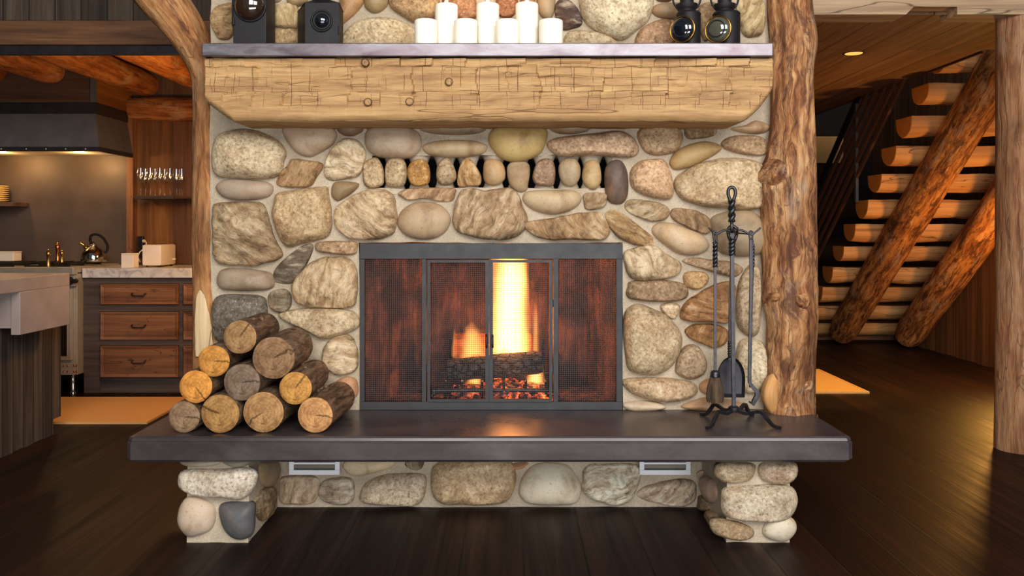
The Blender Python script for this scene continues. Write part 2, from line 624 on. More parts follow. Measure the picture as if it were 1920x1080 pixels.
M['panel'] = wood('brown_panel', RGB(80, 48, 20), RGB(118, 74, 32), RGB(146, 96, 46), 9, 0.06, 0.55)
M['hewn_dark'] = wood('brown_beam_wood', RGB(70, 44, 28), RGB(110, 74, 48), RGB(136, 96, 64), 10, 0.08)
M['pale_beam'] = wood('pale_beam_wood', RGB(150, 120, 92), RGB(188, 158, 124), RGB(206, 180, 146), 12, 0.06, cracks=0.8)
M['chase'] = wood('chase_wood', RGB(56, 38, 28), RGB(84, 60, 46), RGB(104, 78, 60), 8, 0.08)
M['log_warm'] = trunk_mat('varnished_log', [RGB(110, 58, 26), RGB(150, 90, 44), RGB(178, 114, 62), RGB(196, 134, 76)], RGB(120, 66, 32), 0.55)
M['stringer'] = trunk_mat('bark_patched_log', [RGB(70, 36, 18), RGB(140, 84, 44), RGB(196, 134, 70), RGB(220, 164, 100)], RGB(66, 36, 20), 0.50, 13)
M['trunk_right'] = trunk_mat('burl_trunk', [RGB(80, 48, 32), RGB(148, 98, 62), RGB(196, 146, 98), RGB(224, 186, 138)], RGB(92, 56, 40), 0.50, 13, 2.4)
M['trunk_left'] = trunk_mat('peeled_trunk', [RGB(104, 66, 42), RGB(164, 112, 68), RGB(200, 148, 96), RGB(222, 180, 130)], RGB(112, 76, 54), 0.57, 13, 1.2)
M['post'] = trunk_mat('post_log', [RGB(120, 80, 54), RGB(160, 114, 80), RGB(184, 140, 104), RGB(204, 168, 132)], RGB(116, 78, 58), 0.60, 9, 1.0)
M['bark'] = trunk_mat('firewood_bark', [RGB(58, 44, 34), RGB(104, 82, 62), RGB(136, 110, 86), RGB(168, 140, 112)], RGB(92, 62, 44), 0.52, 26, 1.5)
M['end'] = end_grain('cut_end_grain')
M['tread'] = wood('tread_wood', RGB(150, 98, 54), RGB(196, 140, 86), RGB(214, 164, 108), 12, 0.05, cracks=0.5)
M['tread_end'] = plain('tread_end_wood', RGB(196, 122, 52), 0.6, 0, 0.2, 0.25, 20)
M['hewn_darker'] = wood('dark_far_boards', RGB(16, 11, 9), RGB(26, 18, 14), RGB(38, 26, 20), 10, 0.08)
M['bare_tan'] = wood('bare_tan_wood', RGB(150, 100, 56), RGB(196, 142, 86), RGB(214, 166, 108), 12, 0.1)
M['rail'] = wood('rail_wood', RGB(58, 34, 22), RGB(92, 58, 38), RGB(118, 78, 52), 14, 0.06)
M['cab_frame'] = wood('grey_stained_wood', RGB(52, 42, 36), RGB(82, 68, 60), RGB(100, 84, 74), 12, 0.06)
M['drawer'] = wood('drawer_wood', RGB(84, 50, 30), RGB(130, 84, 54), RGB(158, 110, 74), 11, 0.07, cracks=0.3)

w = NT('slab', 0.42, 0, 0.45)
n1 = w.noise(w.map(w.coord(), (0.5, 1, 1)), 5.0, 5, 0.6, 0.4); n2 = w.noise(w.coord(), 60.0, 3, 0.6)
c = w.ramp(n1, [(0.3, RGB(54, 47, 47)), (0.55, RGB(70, 62, 62)), (0.75, RGB(84, 76, 76))])
w.color(w.mix(0.3, c, w.ramp(n2, [(0.3, 0.6), (0.65, 1.0)]), 'MULTIPLY'))
w.rough(w.ramp(n1, [(0.3, 0.22), (0.7, 0.36)]))
w.bump(n1, 0.15, 0.004)
M['slab'] = w.m

w = NT('shelf_steel', 0.35, 0.9, 0.5)
n1 = w.noise(w.map(w.coord(), (0.6, 1, 2)), 6.0, 5, 0.65, 0.6)
w.color(w.ramp(n1, [(0.3, RGB(76, 62, 68)), (0.5, RGB(108, 101, 105)), (0.7, RGB(134, 131, 135))]))
w.rough(w.ramp(n1, [(0.3, 0.30), (0.7, 0.45)]))
M['shelf_steel'] = w.m
M['black_metal'] = plain('black_painted_metal', RGB(35, 31, 32), 0.5, 0.0, 0.5, 0.3, 14)
M['lamp_metal'] = plain('lamp_black_metal', RGB(26, 23, 26), 0.55, 0.0, 0.3, 0.25, 10)
M['iron'] = plain('wrought_iron', RGB(78, 76, 80), 0.38, 0.85, 0.5, 0.45, 40, 0.2)
M['wire'] = plain('screen_wire', RGB(58, 54, 54), 0.5, 0.3, 0.5, 0.2)
M['brass'] = plain('aged_brass', RGB(190, 140, 70), 0.28, 1.0)
M['copper'] = plain('copper_metal', RGB(214, 128, 72), 0.22, 1.0)
M['gold'] = plain('gold_metal', RGB(226, 176, 92), 0.2, 1.0)
M['chrome'] = plain('polished_steel', RGB(190, 186, 180), 0.12, 1.0, 0.5, 0.05)
M['steel'] = plain('brushed_steel', RGB(186, 174, 156), 0.4, 0.45, 0.5, 0.15)
M['hood_steel'] = plain('hood_steel', RGB(88, 85, 84), 0.55, 0.2, 0.5, 0.3, 5)
M['hood_band'] = plain('hood_band_steel', RGB(50, 46, 50), 0.45, 0.5)
M['backsplash'] = plain('backsplash_steel', RGB(100, 84, 75), 0.5, 0.3, 0.5, 0.35, 2.5)
M['concrete'] = plain('mauve_concrete', RGB(160, 142, 134), 0.5, 0, 0.5, 0.18, 6)
w = NT('marble', 0.25, 0, 0.5)
n1 = w.noise(w.coord(), 9.0, 6, 0.7, 1.2)
w.color(w.ramp(n1, [(0.36, RGB(168, 160, 158)), (0.5, RGB(214, 206, 200)), (0.7, RGB(226, 220, 212))]))
M['marble'] = w.m
M['white_enamel'] = plain('cream_enamel', RGB(240, 224, 204), 0.35, 0, 0.5, 0.04)
M['white_metal'] = plain('white_vent_metal', RGB(236, 236, 238), 0.4, 0, 0.5, 0.05)
M['grey_slat'] = plain('grey_vent_slat', RGB(120, 112, 100), 0.5, 0.3)
M['rug'] = plain('jute_rug', RGB(226, 168, 104), 0.95, 0, 0.1, 0.25, 140, 0.4)
M['black'] = plain('black_plastic', RGB(24, 22, 22), 0.4)
M['peg_gap'] = plain('peg_gap_wood', RGB(84, 54, 32), 0.8, 0, 0.1)
M['vent_black'] = plain('vent_black_plate', RGB(16, 13, 12), 0.9, 0, 0.1)
M['char'] = None
w = NT('wax', 0.45, 0, 0.4)
w.color(RGB(250, 242, 226)); w.b.inputs['Subsurface Weight'].default_value = 0.35
w.b.inputs['Subsurface Radius'].default_value = (0.03, 0.02, 0.012)
M['wax'] = w.m
M['beige'] = plain('beige_plaster', RGB(190, 156, 104), 0.8, 0, 0.2, 0.1)
M['yellow_china'] = plain('cream_china', RGB(238, 206, 130), 0.3, 0, 0.5, 0.05)
M['bristle'] = wood('broom_bristle', RGB(36, 28, 22), RGB(72, 56, 42), RGB(108, 86, 64), 60, 0.06, 0.9, 0.8)
gm = bpy.data.materials.new('clear_glass')
gm.use_nodes = True
t_ = gm.node_tree; t_.nodes.clear()
a1 = t_.nodes.new('ShaderNodeBsdfTransparent'); a2 = t_.nodes.new('ShaderNodeBsdfGlossy'); a3 = t_.nodes.new('ShaderNodeMixShader'); a4 = t_.nodes.new('ShaderNodeOutputMaterial')
a2.inputs['Roughness'].default_value = 0.04
a3.inputs[0].default_value = 0.09
t_.links.new(a1.outputs[0], a3.inputs[1]); t_.links.new(a2.outputs[0], a3.inputs[2]); t_.links.new(a3.outputs[0], a4.inputs['Surface'])
M['glass'] = gm
w = NT('amber_lens', 0.03, 0, 0.8)
w.color(RGB(46, 30, 20)); w.b.inputs['Coat Weight'].default_value = 1.0
M['amber_lens'] = w.m
w = NT('dark_lens', 0.03, 0, 0.8)
w.color(RGB(14, 18, 26)); w.b.inputs['Coat Weight'].default_value = 1.0
M['dark_lens'] = w.m
w = NT('green_lens', 0.04, 0, 0.8)
w.color(RGB(74, 74, 60)); w.b.inputs['Coat Weight'].default_value = 1.0
M['green_lens'] = w.m
w = NT('black_interior', 0.9)
w.color((0.004, 0.004, 0.004, 1))
M['void'] = w.m


def emit(name, col, strength):
    m = bpy.data.materials.new(name); m.use_nodes = True
    t = m.node_tree; t.nodes.clear()
    e = t.nodes.new('ShaderNodeEmission'); o = t.nodes.new('ShaderNodeOutputMaterial')
    e.inputs[0].default_value = col; e.inputs[1].default_value = strength
    t.links.new(e.outputs[0], o.inputs['Surface'])
    return m


M['bulb'] = emit('lit_bulb', (1.0, 0.50, 0.10, 1), 1.3)
M['candle_flame'] = emit('candle_flame_light', (1.0, 0.72, 0.35, 1), 9.0)


# ------------------------------------------------------------------ the house shell
def box_struct(name, mat, x0, x1, y0, y1, z0, z1, grain='x'):
    return struct(MB().box(x0, x1, y0, y1, z0, z1).build(name, mat, grain=grain))


box_struct('floor', M['floor'], -7.0, 6.2, -4.0, 11.2, -0.10, 0.0, 'y')
box_struct('wall_kitchen', M['chase'], -7.0, 1.0, 7.40, 7.55, 0.0, 2.70, 'z')
box_struct('wall_left', M['loft_planks'], -7.1, -7.0, -4.0, 11.0, 0.0, 6.0, 'z')
box_struct('wall_loft', M['loft_planks'], -7.0, 0.9, 5.5605, 5.66, 2.655, 6.0, 'z')
box_struct('ceiling_kitchen', M['panel'], -7.0, 1.2, 5.57, 7.40, 2.66, 2.72, 'y')
# kitchen opening header: brown beam over a dark steel strip
tag(MB().rbox(-7.0, -0.9, 5.50, 5.56, 2.482, 2.640, 0.008).build('loft_beam', M['hewn_dark'], grain='x'),
    'brown sawn beam running across above the kitchen log joists', 'beam')
tag(MB().box(-7.0, -0.9, 5.52, 5.56, 2.424, 2.4815).build('steel_strip', M['hood_band'], grain='x'),
    'thin dark strip along the underside of the brown loft beam', 'strip')
# right side
box_struct('ceiling_hall', M['ceiling'], 1.25, 3.343, 5.02, 10.8, 2.555, 2.60, 'y')
box_struct('trim_ceiling', M['rail'], 3.3435, 3.3575, 6.05, 10.55, 2.54, 2.62, 'y')
box_struct('ceiling_post', M['ceiling'], 3.343, 4.49, 5.02, 6.0, 2.555, 2.60, 'y')
box_struct('wall_right', M['wall_planks'], 4.50, 4.60, 4.6, 10.8, 0.0, 5.0, 'z')
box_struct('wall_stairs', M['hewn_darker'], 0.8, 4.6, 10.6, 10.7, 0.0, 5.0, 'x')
box_struct('wall_hall', M['wall_planks'], 0.75, 0.85, 5.6, 10.7, 0.0, 2.6, 'z')
tag(MB().box(3.55, 4.12, 10.53, 10.605, 2.11, 2.44).build('plaster_panel', M['beige'], grain='x'),
    'beige plaster band between dark boards on the far wall behind the stair railing', 'panel')
# timber beam at the top right, with a notch cut in its lower edge
nb = [(1.30, 2.526), (XW(1684, 5.0), 2.526), (XW(1698, 5.0), 2.57), (XW(1778, 5.0), 2.57), (XW(1778, 5.0), 2.526), (4.5, 2.526), (4.5, 2.80), (1.30, 2.80)]
tag(MB().prism(nb, 4.90, 5.09).build('timber_beam', M['pale_beam'], grain='x'),
    'pale sawn timber beam with a notch cut into its lower edge, resting on a log post', 'beam')
# round log post at the right edge
pts = [(3.005, 5.02, z) for z in (0, 0.3, 0.8, 1.3, 1.8, 2.2, 2.526)]
tag(MB().tube(pts, [0.138, 0.134, 0.131, 0.13, 0.128, 0.128, 0.13], n=28, jit=0.02, seed=3.1).build('log_post', M['post'], smooth=True, auto=50),
    'thick round peeled log post standing on the floor in front of the stairs', 'post')

# ------------------------------------------------------------------ chimney: mortar, stones, vent slot, firebox
YM = 3.92                                   # mortar face
FX0, FX1 = XW(675, YM), XW(1167, YM)        # screen opening
FZ0, FZ1 = 0.464, ZW(455, YM)
VX0, VX1 = XW(697, YM), XW(1148, YM)
VZ0, VZ1 = ZW(353, YM), ZW(291, YM)
CX0, CX1, CTOP = XW(394, YM), XW(1446, YM), 3.0
chim = thing('stone_chimney', ((CX0 + CX1) / 2, YM, 0.464), 'tall river stone chimney breast with a fireplace opening and a slotted vent', 'chimney')
mb = MB()
mb.roughbox(CX0, FX0, YM, 4.62, 0.464, CTOP, 0.035, 0.008, 8, 'rb')
mb.roughbox(FX1, CX1, YM, 4.62, 0.464, CTOP, 0.035, 0.008, 8, 'lb')
mb.roughbox(FX0, FX1, YM, 4.62, FZ1, VZ0, 0.035, 0.008, 8, 'blr')
mb.roughbox(FX0, FX1, YM, 4.62, VZ1, CTOP, 0.035, 0.008, 8, 'blr')
if VX0 > FX0: mb.roughbox(FX0, VX0, YM, 4.62, VZ0, VZ1, 0.035, 0.008, 8, 'btd')
mb.roughbox(VX1, FX1, YM, 4.62, VZ0, VZ1, 0.035, 0.008, 8, 'btd')
# mortar jambs of the firebox
mb.roughbox(FX0 - 0.01, FX0, YM + 0.01, 4.0, FZ0, FZ1, 0.05, 0.002, 8, 'fb')
mb.roughbox(FX1, FX1 + 0.01, YM + 0.01, 4.0, FZ0, FZ1, 0.05, 0.002, 8, 'fb')
# necks of mortar that hold the upright stones of the vent
for pxc in (737, 784, 833, 878, 926, 972, 1021, 1067, 1110, 1155):
    x = XW(pxc, YM)
    mb.tube([(x, YM + 0.055, VZ0 - 0.02), (x, YM + 0.05, VZ0 + 0.02), (x, YM + 0.05, (VZ0 + VZ1) / 2), (x, YM + 0.05, VZ1 - 0.03), (x, YM + 0.055, VZ1 + 0.02)],
            [0.060, 0.042, 0.030, 0.042, 0.062], n=12, jit=0.12, seed=x * 9)
mb.build('mortar', M['mortar'], chim, smooth=True, auto=60)
MB().box(VX0 - 0.02, VX1 + 0.02, 4.16, 4.20, VZ0 - 0.02, VZ1 + 0.02).build('vent_slot', M['void'], chim)

KIND = {'s': 'stone_smooth', 'g': 'stone_granite', 'r': 'stone_rough'}
NST = [0]


def stone(parent, pts, Y, kind, rgb, bulge=None, side=None, flat=None):
    """pts: outline in picture pixels; side=None faces the room, else the X of a side face and the way it bulges"""
    NST[0] += 1
    seed = NST[0] * 3.7
    per = max(3, 46 // len(pts))
    o2 = catmull(pts, per, True)
    if side is None:
        Yo = Y - 0.012
        W = [Vector(((px - VPX) / F * Yo, 0, EYE - (py - VPY) / F * Yo)) for px, py in o2]
    else:
        xs, _ = side
        W = []
        for px, py in o2:
            yy = xs * F / (px - VPX)
            W.append(Vector((yy, 0, EYE - (py - VPY) / F * yy)))
    n = len(W)
    ar = 0.5 * sum(W[i].x * W[(i + 1) % n].z - W[(i + 1) % n].x * W[i].z for i in range(n))
    c = Vector((sum(p.x for p in W) / n, 0, sum(p.z for p in W) / n))
    A = abs(ar)
    if bulge is None: bulge = min(0.12, max(0.045, 0.40 * math.sqrt(A)))
    e = flat if flat else {'s': 2.0, 'g': 2.4, 'r': 2.7}[kind]
    amp = {'s': 0.004, 'g': 0.009, 'r': 0.015}[kind] * min(1.4, math.sqrt(A) / 0.22)
    fq = {'s': 7.0, 'g': 11.0, 'r': 15.0}[kind]
    J = 15
    rs = random.Random(NST[0] * 77 + 5)
    npl = {'s': 0, 'g': 2, 'r': 5}[kind]
    ext = math.sqrt(A) * 0.5
    planes = []
    for _ in range(npl):
        an = rs.uniform(0, 2 * math.pi)
        sl = rs.uniform(0.15, 0.55) if kind == 'r' else rs.uniform(0.1, 0.35)
        planes.append((math.cos(an) * sl * bulge / ext, math.sin(an) * sl * bulge / ext, bulge * rs.uniform(0.80, 1.0)))
    rows = []
    # back, embedded in the mortar
    for r, d in ((0.55, 0.045), (0.9, 0.035)):
        rows.append([(c + (p - c) * r) + Vector((0, d, 0)) for p in W])
    for j in range(J + 1):
        r = math.cos(math.pi / 2 * j / (J + 0.25))
        dep = bulge * max(0.0, 1 - r ** e) ** (0.5 if kind != 'r' else 0.45)
        row = []
        for p in W:
            q = c + (p - c) * r
            d = dep
            for pa, pb, pc in planes:
                lim = pc - pa * (q.x - c.x) - pb * (q.z - c.z)
                if d > lim - 0.006:
                    d = min(d, lim - 0.006 + (d - lim + 0.006) * 0.18)
            s_ = Vector((q.x * fq + seed, seed * 1.3, q.z * fq))
            f_ = noise.fractal(s_, 0.9, 2.1, 4)
            if kind == 'r':
                f_ = f_ * 0.6 + (0.5 - abs(noise.noise(s_ * 0.7))) * 1.1 - 0.25
            k = min(1.0, (1 - r) * 5 + 0.12)
            d += amp * f_ * k
            q2 = q + (p - c).normalized() * (amp * 0.5 * noise.noise(s_ * 1.4)) * r
            row.append(Vector((q2.x, -d, q2.z)))
        rows.append(row)
    m = MB()
    b = m.quadgrid(rows, closed_v=True)
    m.f.append(tuple(b + (len(rows) - 1) * n + k for k in range(n)))
    m.f.append(tuple(b + k for k in reversed(range(n))))
    if side is None:
        m.v = [Vector((v.x, Y + v.y, v.z)) for v in m.v]
        org = Vector((c.x, Y, c.z))
    else:
        xs, sgn = side
        m.v = [Vector((xs - sgn * v.y, v.x, v.z)) for v in m.v]
        org = Vector((xs, c.x, c.z))
    o = m.build('stone', M[KIND[kind]], parent, smooth=True, origin=org)
    gl = 0.35 * rgb[0] + 0.5 * rgb[1] + 0.15 * rgb[2]
    ds = 0.14 if side is None and Y == YM else 0.28
    o.color = RGB(*[v_ + (gl - v_) * ds for v_ in rgb], k={'s': 1.0, 'g': 1.14, 'r': 1.16}[kind] * (1.0 if Y == YM else (0.86 if Y == YP else 1.12)))
    return o


def crop(x0, y0, s, pts):
    return [(x0 + x / s, y0 + y / s) for x, y in pts]


cA = lambda p: crop(360, 220, 3.84, p)
cB = lambda p: crop(700, 220, 3.84, p)
cC = lambda p: crop(1100, 220, 3.857, p)
cD = lambda p: crop(1150, 330, 2.205, p)
cF = lambda p: crop(220, 440, 2.454, p)
cG = lambda p: crop(220, 740, 2.8235, p)
cH = lambda p: crop(860, 740, 2.526, p)
cT = lambda p: crop(380, 0, 3.692, p)
cU = lambda p: crop(900, 0, 3.0, p)

WALL = [
    # left of the vent
    (cA([(150, 180), (220, 105), (380, 80), (520, 110), (620, 165), (680, 250), (665, 320), (640, 400), (545, 445), (300, 440), (180, 420), (140, 320)]), 'g', (214, 196, 160)),
    (cA([(645, 90), (700, 60), (850, 55), (990, 65), (1040, 110), (1030, 170), (990, 215), (900, 265), (840, 285), (760, 260), (690, 190)]), 's', (200, 172, 142)),
    (cA([(1040, 70), (1120, 50), (1215, 60), (1225, 100), (1150, 135), (1070, 120)]), 's', (134, 106, 76)),
    (cA([(600, 465), (640, 400), (700, 320), (730, 300), (900, 320), (940, 355), (900, 430), (840, 500), (720, 508), (620, 495)]), 'r', (186, 152, 106)),
    (cA([(960, 320), (990, 240), (1060, 170), (1130, 150), (1210, 175), (1245, 250), (1240, 330), (1200, 420), (1120, 445), (1010, 458), (955, 420)]), 'r', (226, 208, 172)),
    (cA([(1240, 150), (1270, 80), (1380, 55), (1530, 60), (1630, 110), (1655, 180), (1640, 240), (1570, 290), (1440, 295), (1330, 280), (1260, 230)]), 's', (192, 170, 144)),
    (cA([(165, 505), (210, 455), (300, 445), (480, 455), (560, 475), (585, 515), (560, 565), (480, 590), (340, 598), (220, 575)]), 's', (170, 150, 128)),
    (cA([(575, 700), (590, 600), (620, 545), (780, 515), (960, 498), (985, 540), (1003, 700), (1005, 800), (960, 870), (800, 910), (700, 935), (640, 900), (600, 800)]), 'g', (200, 172, 128)),
    (cA([(1000, 560), (1010, 480), (1060, 460), (1180, 468), (1198, 495), (1150, 545), (1080, 590), (1040, 603)]), 's', (150, 124, 86)),
    (cA([(1020, 700), (1060, 620), (1200, 540), (1300, 512), (1420, 530), (1470, 600), (1478, 700), (1465, 800), (1420, 860), (1330, 885), (1180, 885), (1090, 850), (1040, 780)]), 'r', (216, 190, 150)),
    (cA([(150, 700), (160, 620), (300, 610), (480, 615), (540, 680), (570, 800), (600, 880), (655, 970), (640, 1010), (560, 1050), (420, 1068), (230, 1060), (160, 1020), (150, 880)]), 'r', (186, 162, 126)),
    (cA([(880, 930), (900, 900), (1000, 890), (1180, 895), (1190, 940), (1180, 980), (1120, 992), (960, 980), (900, 965)]), 'g', (190, 158, 120)),
    (cA([(1225, 430), (1235, 330), (1280, 295), (1330, 290), (1370, 350), (1380, 430), (1370, 490), (1290, 512), (1240, 490)]), 'g', (196, 172, 130)),
    (cA([(1480, 550), (1540, 515), (1700, 505), (1890, 510), (1898, 550), (1870, 605), (1760, 600), (1680, 585), (1560, 598), (1510, 575)]), 'r', (194, 158, 118)),
    (cA([(1475, 760), (1500, 680), (1580, 620), (1680, 605), (1780, 625), (1850, 690), (1860, 760), (1820, 830), (1740, 875), (1640, 880), (1540, 850), (1490, 800)]), 's', (186, 156, 120)),
    # centre
    (cB([(330, 85), (420, 60), (700, 55), (815, 70), (770, 110), (620, 128), (430, 118)]), 's', (152, 128, 98)),
    (cB([(350, 215), (400, 180), (540, 162), (700, 165), (800, 190), (820, 225), (780, 265), (640, 290), (480, 285), (390, 265)]), 's', (198, 172, 130)),
    (cB([(825, 160), (850, 90), (940, 60), (1150, 60), (1240, 80), (1258, 130), (1230, 220), (1190, 270), (1100, 310), (990, 320), (910, 290), (850, 220)]), 's', (204, 172, 104)),
    (cB([(1265, 65), (1400, 50), (1560, 55), (1540, 100), (1420, 122), (1310, 110)]), 's', (156, 128, 96)),
    (cB([(1245, 190), (1310, 150), (1480, 125), (1640, 110), (1780, 95), (1860, 130), (1905, 190), (1918, 240), (1880, 285), (1760, 288), (1560, 275), (1360, 285), (1280, 245)]), 'g', (214, 182, 148)),
    (cB([(80, 400), (95, 320), (130, 290), (200, 292), (235, 340), (240, 430), (215, 495), (140, 505), (90, 480)]), 'g', (190, 168, 128)),
    (cB([(240, 400), (265, 330), (330, 300), (385, 320), (410, 400), (400, 470), (340, 495), (270, 480)]), 'g', (204, 154, 76)),
    (cB([(450, 400), (465, 330), (510, 290), (550, 300), (590, 380), (598, 440), (560, 480), (500, 488), (460, 460)]), 'g', (176, 152, 116)),
    (cB([(605, 480), (615, 370), (650, 300), (690, 295), (740, 350), (775, 420), (765, 485), (690, 495), (640, 500)]), 'r', (198, 158, 100)),
    (cB([(790, 400), (800, 320), (850, 298), (910, 310), (945, 360), (948, 440), (900, 485), (840, 488), (800, 460)]), 's', (192, 156, 108)),
    (cB([(960, 380), (980, 330), (1040, 315), (1110, 325), (1130, 380), (1115, 480), (1100, 530), (1040, 535), (980, 480)]), 's', (174, 152, 120)),
    (cB([(1150, 410), (1175, 330), (1230, 295), (1290, 310), (1312, 390), (1305, 470), (1280, 495), (1190, 490), (1155, 460)]), 'g', (160, 130, 104)),
    (cB([(1335, 350), (1380, 295), (1450, 295), (1490, 350), (1490, 430), (1450, 490), (1390, 492), (1345, 440)]), 's', (182, 160, 124)),
    (cB([(1505, 400), (1525, 330), (1575, 305), (1625, 330), (1642, 400), (1640, 470), (1600, 520), (1550, 510), (1510, 460)]), 's', (204, 172, 118)),
    (cB([(1665, 470), (1670, 370), (1710, 315), (1780, 308), (1825, 370), (1838, 470), (1830, 570), (1790, 622), (1720, 620), (1680, 580)]), 's', (98, 80, 72)),
    (cB([(1075, 570), (1120, 530), (1300, 520), (1440, 525), (1500, 570), (1480, 630), (1400, 680), (1280, 700), (1160, 670), (1090, 620)]), 's', (198, 172, 132)),
    (cB([(1510, 560), (1560, 542), (1670, 545), (1685, 580), (1670, 640), (1600, 665), (1530, 660), (1515, 610)]), 'r', (176, 148, 112)),
    (cB([(565, 780), (580, 660), (620, 530), (700, 512), (850, 520), (1005, 505), (1050, 570), (1100, 680), (1105, 740), (1060, 850), (960, 885), (800, 880), (640, 840)]), 'r', (194, 166, 130)),
    (cB([(1080, 780), (1110, 750), (1250, 730), (1400, 700), (1600, 680), (1660, 700), (1705, 800), (1700, 850), (1640, 885), (1440, 885), (1240, 882), (1130, 840)]), 'r', (180, 148, 108)),
    # right of the vent
    (cC([(125, 680), (180, 660), (280, 710), (400, 800), (490, 870), (500, 910), (460, 935), (370, 925), (260, 890), (190, 830)]), 'r', (188, 156, 108)),
    (cC([(365, 130), (400, 80), (520, 60), (650, 65), (698, 120), (690, 190), (640, 250), (520, 275), (440, 262), (390, 210)]), 'g', (190, 162, 122)),
    (cC([(710, 100), (730, 70), (820, 60), (930, 70), (945, 110), (900, 140), (790, 158), (730, 150)]), 'g', (164, 136, 98)),
    (cC([(1045, 80), (1150, 55), (1230, 20), (1330, 60), (1310, 100), (1240, 120), (1120, 110)]), 's', (196, 160, 118)),
    (cC([(600, 320), (640, 250), (730, 200), (850, 172), (950, 190), (980, 225), (930, 270), (820, 330), (720, 370), (640, 378), (610, 355)]), 's', (180, 146, 92)),
    (cC([(970, 190), (1020, 145), (1120, 128), (1270, 140), (1320, 200), (1310, 250), (1250, 275), (1120, 265), (1010, 235)]), 'g', (174, 144, 108)),
    (cC([(310, 450), (325, 370), (400, 310), (520, 298), (580, 330), (620, 430), (632, 540), (600, 595), (500, 585), (390, 555), (330, 510)]), 'g', (210, 172, 132)),
    (cC([(635, 490), (650, 430), (720, 380), (860, 315), (1020, 295), (1180, 300), (1290, 350), (1335, 430), (1330, 520), (1300, 620), (1230, 670), (1080, 668), (860, 645), (720, 610), (660, 560)]), 'g', (206, 182, 142)),
    (cC([(275, 630), (310, 595), (420, 595), (540, 620), (600, 670), (590, 720), (520, 755), (410, 735), (310, 690)]), 'r', (182, 158, 122)),
    (cC([(605, 690), (640, 655), (780, 670), (880, 720), (910, 790), (880, 840), (820, 835), (720, 790), (630, 740)]), 'r', (172, 142, 106)),
    (cC([(470, 810), (510, 765), (600, 760), (720, 800), (840, 850), (890, 920), (860, 970), (780, 1000), (660, 985), (560, 920), (490, 860)]), 's', (204, 174, 134)),
    (cC([(900, 730), (1020, 680), (1180, 670), (1270, 740), (1315, 840), (1310, 940), (1230, 1000), (1080, 1005), (960, 970), (915, 860)]), 's', (164, 142, 110)),
    (cD([(40, 330), (70, 300), (160, 285), (220, 320), (280, 360), (275, 400), (220, 425), (100, 432), (60, 400)]), 'r', (214, 194, 158)),
    (cD([(60, 460), (75, 435), (200, 430), (290, 445), (315, 480), (290, 512), (180, 522), (80, 512), (55, 490)]), 'g', (164, 136, 102)),
    (cD([(285, 350), (340, 337), (400, 345), (490, 355), (540, 385), (500, 418), (420, 400), (340, 375)]), 'g', (172, 146, 112)),
    (cD([(290, 415), (310, 395), (370, 395), (397, 420), (380, 455), (340, 472), (300, 455)]), 'g', (206, 166, 112)),
    (cD([(275, 560), (300, 520), (360, 480), (430, 445), (495, 440), (512, 490), (490, 560), (475, 610), (380, 605), (285, 595)]), 'r', (180, 132, 84)),
    (cD([(195, 540), (230, 525), (275, 535), (270, 570), (250, 592), (215, 575)]), 'g', (208, 184, 148)),
    (cD([(40, 640), (50, 560), (90, 530), (160, 545), (240, 590), (285, 670), (270, 740), (230, 800), (170, 825), (80, 815), (50, 760)]), 'g', (194, 172, 136)),
    (cD([(295, 635), (340, 612), (430, 615), (475, 640), (470, 690), (420, 712), (360, 690), (310, 665)]), 'r', (176, 130, 76)),
    (cD([(258, 790), (280, 720), (320, 695), (360, 710), (388, 770), (375, 820), (320, 842), (265, 820)]), 'g', (178, 154, 122)),
    (cD([(35, 850), (80, 835), (200, 835), (320, 850), (352, 885), (320, 920), (240, 937), (140, 925), (70, 895)]), 'g', (200, 174, 138)),
    (cD([(40, 945), (100, 930), (180, 935), (220, 958), (160, 972), (70, 972)]), 's', (210, 188, 158)),
    (cD([(280, 955), (330, 930), (400, 915), (500, 930), (560, 955), (480, 972), (350, 972)]), 's', (206, 160, 118)),
    (cD([(520, 440), (560, 370), (602, 375), (612, 450), (608, 560), (600, 650), (560, 665), (515, 620), (508, 520)]), 'g', (190, 170, 138)),
    (cD([(505, 780), (520, 690), (570, 670), (620, 690), (650, 760), (652, 830), (610, 890), (550, 900), (515, 850)]), 'g', (206, 190, 158)),
    (cD([(358, 862), (395, 838), (430, 850), (440, 890), (400, 908), (362, 892)]), 's', (204, 150, 104)),
    # lower left
    (cF([(715, 200), (730, 150), (790, 95), (850, 50), (895, 42), (900, 70), (870, 140), (820, 210), (770, 228), (720, 222)]), 'r', (122, 108, 92)),
    (cF([(455, 205), (480, 160), (560, 155), (690, 170), (720, 200), (715, 245), (640, 260), (520, 258), (470, 245)]), 's', (164, 142, 116)),
    (cF([(800, 250), (820, 200), (890, 130), (960, 105), (1060, 108), (1100, 150), (1105, 250), (1090, 320), (1040, 340), (900, 335), (820, 310)]), 'r', (212, 186, 146)),
    (cF([(435, 400), (438, 320), (470, 280), (560, 275), (665, 285), (685, 320), (680, 400), (600, 480), (520, 500), (450, 480)]), 'g', (122, 116, 106)),
    (cF([(690, 300), (710, 260), (770, 250), (800, 280), (795, 330), (760, 360), (710, 345)]), 'r', (138, 126, 104)),
    (cF([(740, 375), (800, 345), (920, 338), (1060, 345), (1110, 380), (1105, 430), (1030, 465), (940, 482), (860, 440)]), 'g', (212, 194, 158)),
    (cF([(940, 560), (960, 500), (1020, 462), (1080, 470), (1108, 530), (1105, 610), (1060, 645), (990, 640), (945, 600)]), 'r', (214, 190, 152)),
    (cF([(990, 690), (1050, 655), (1100, 670), (1105, 740), (1040, 775), (1000, 740)]), 's', (204, 150, 110)),
    (cF([(520, 560), (640, 520), (800, 540), (900, 600), (880, 760), (700, 800), (540, 700)]), 'g', (186, 166, 134)),
    # above the mantel
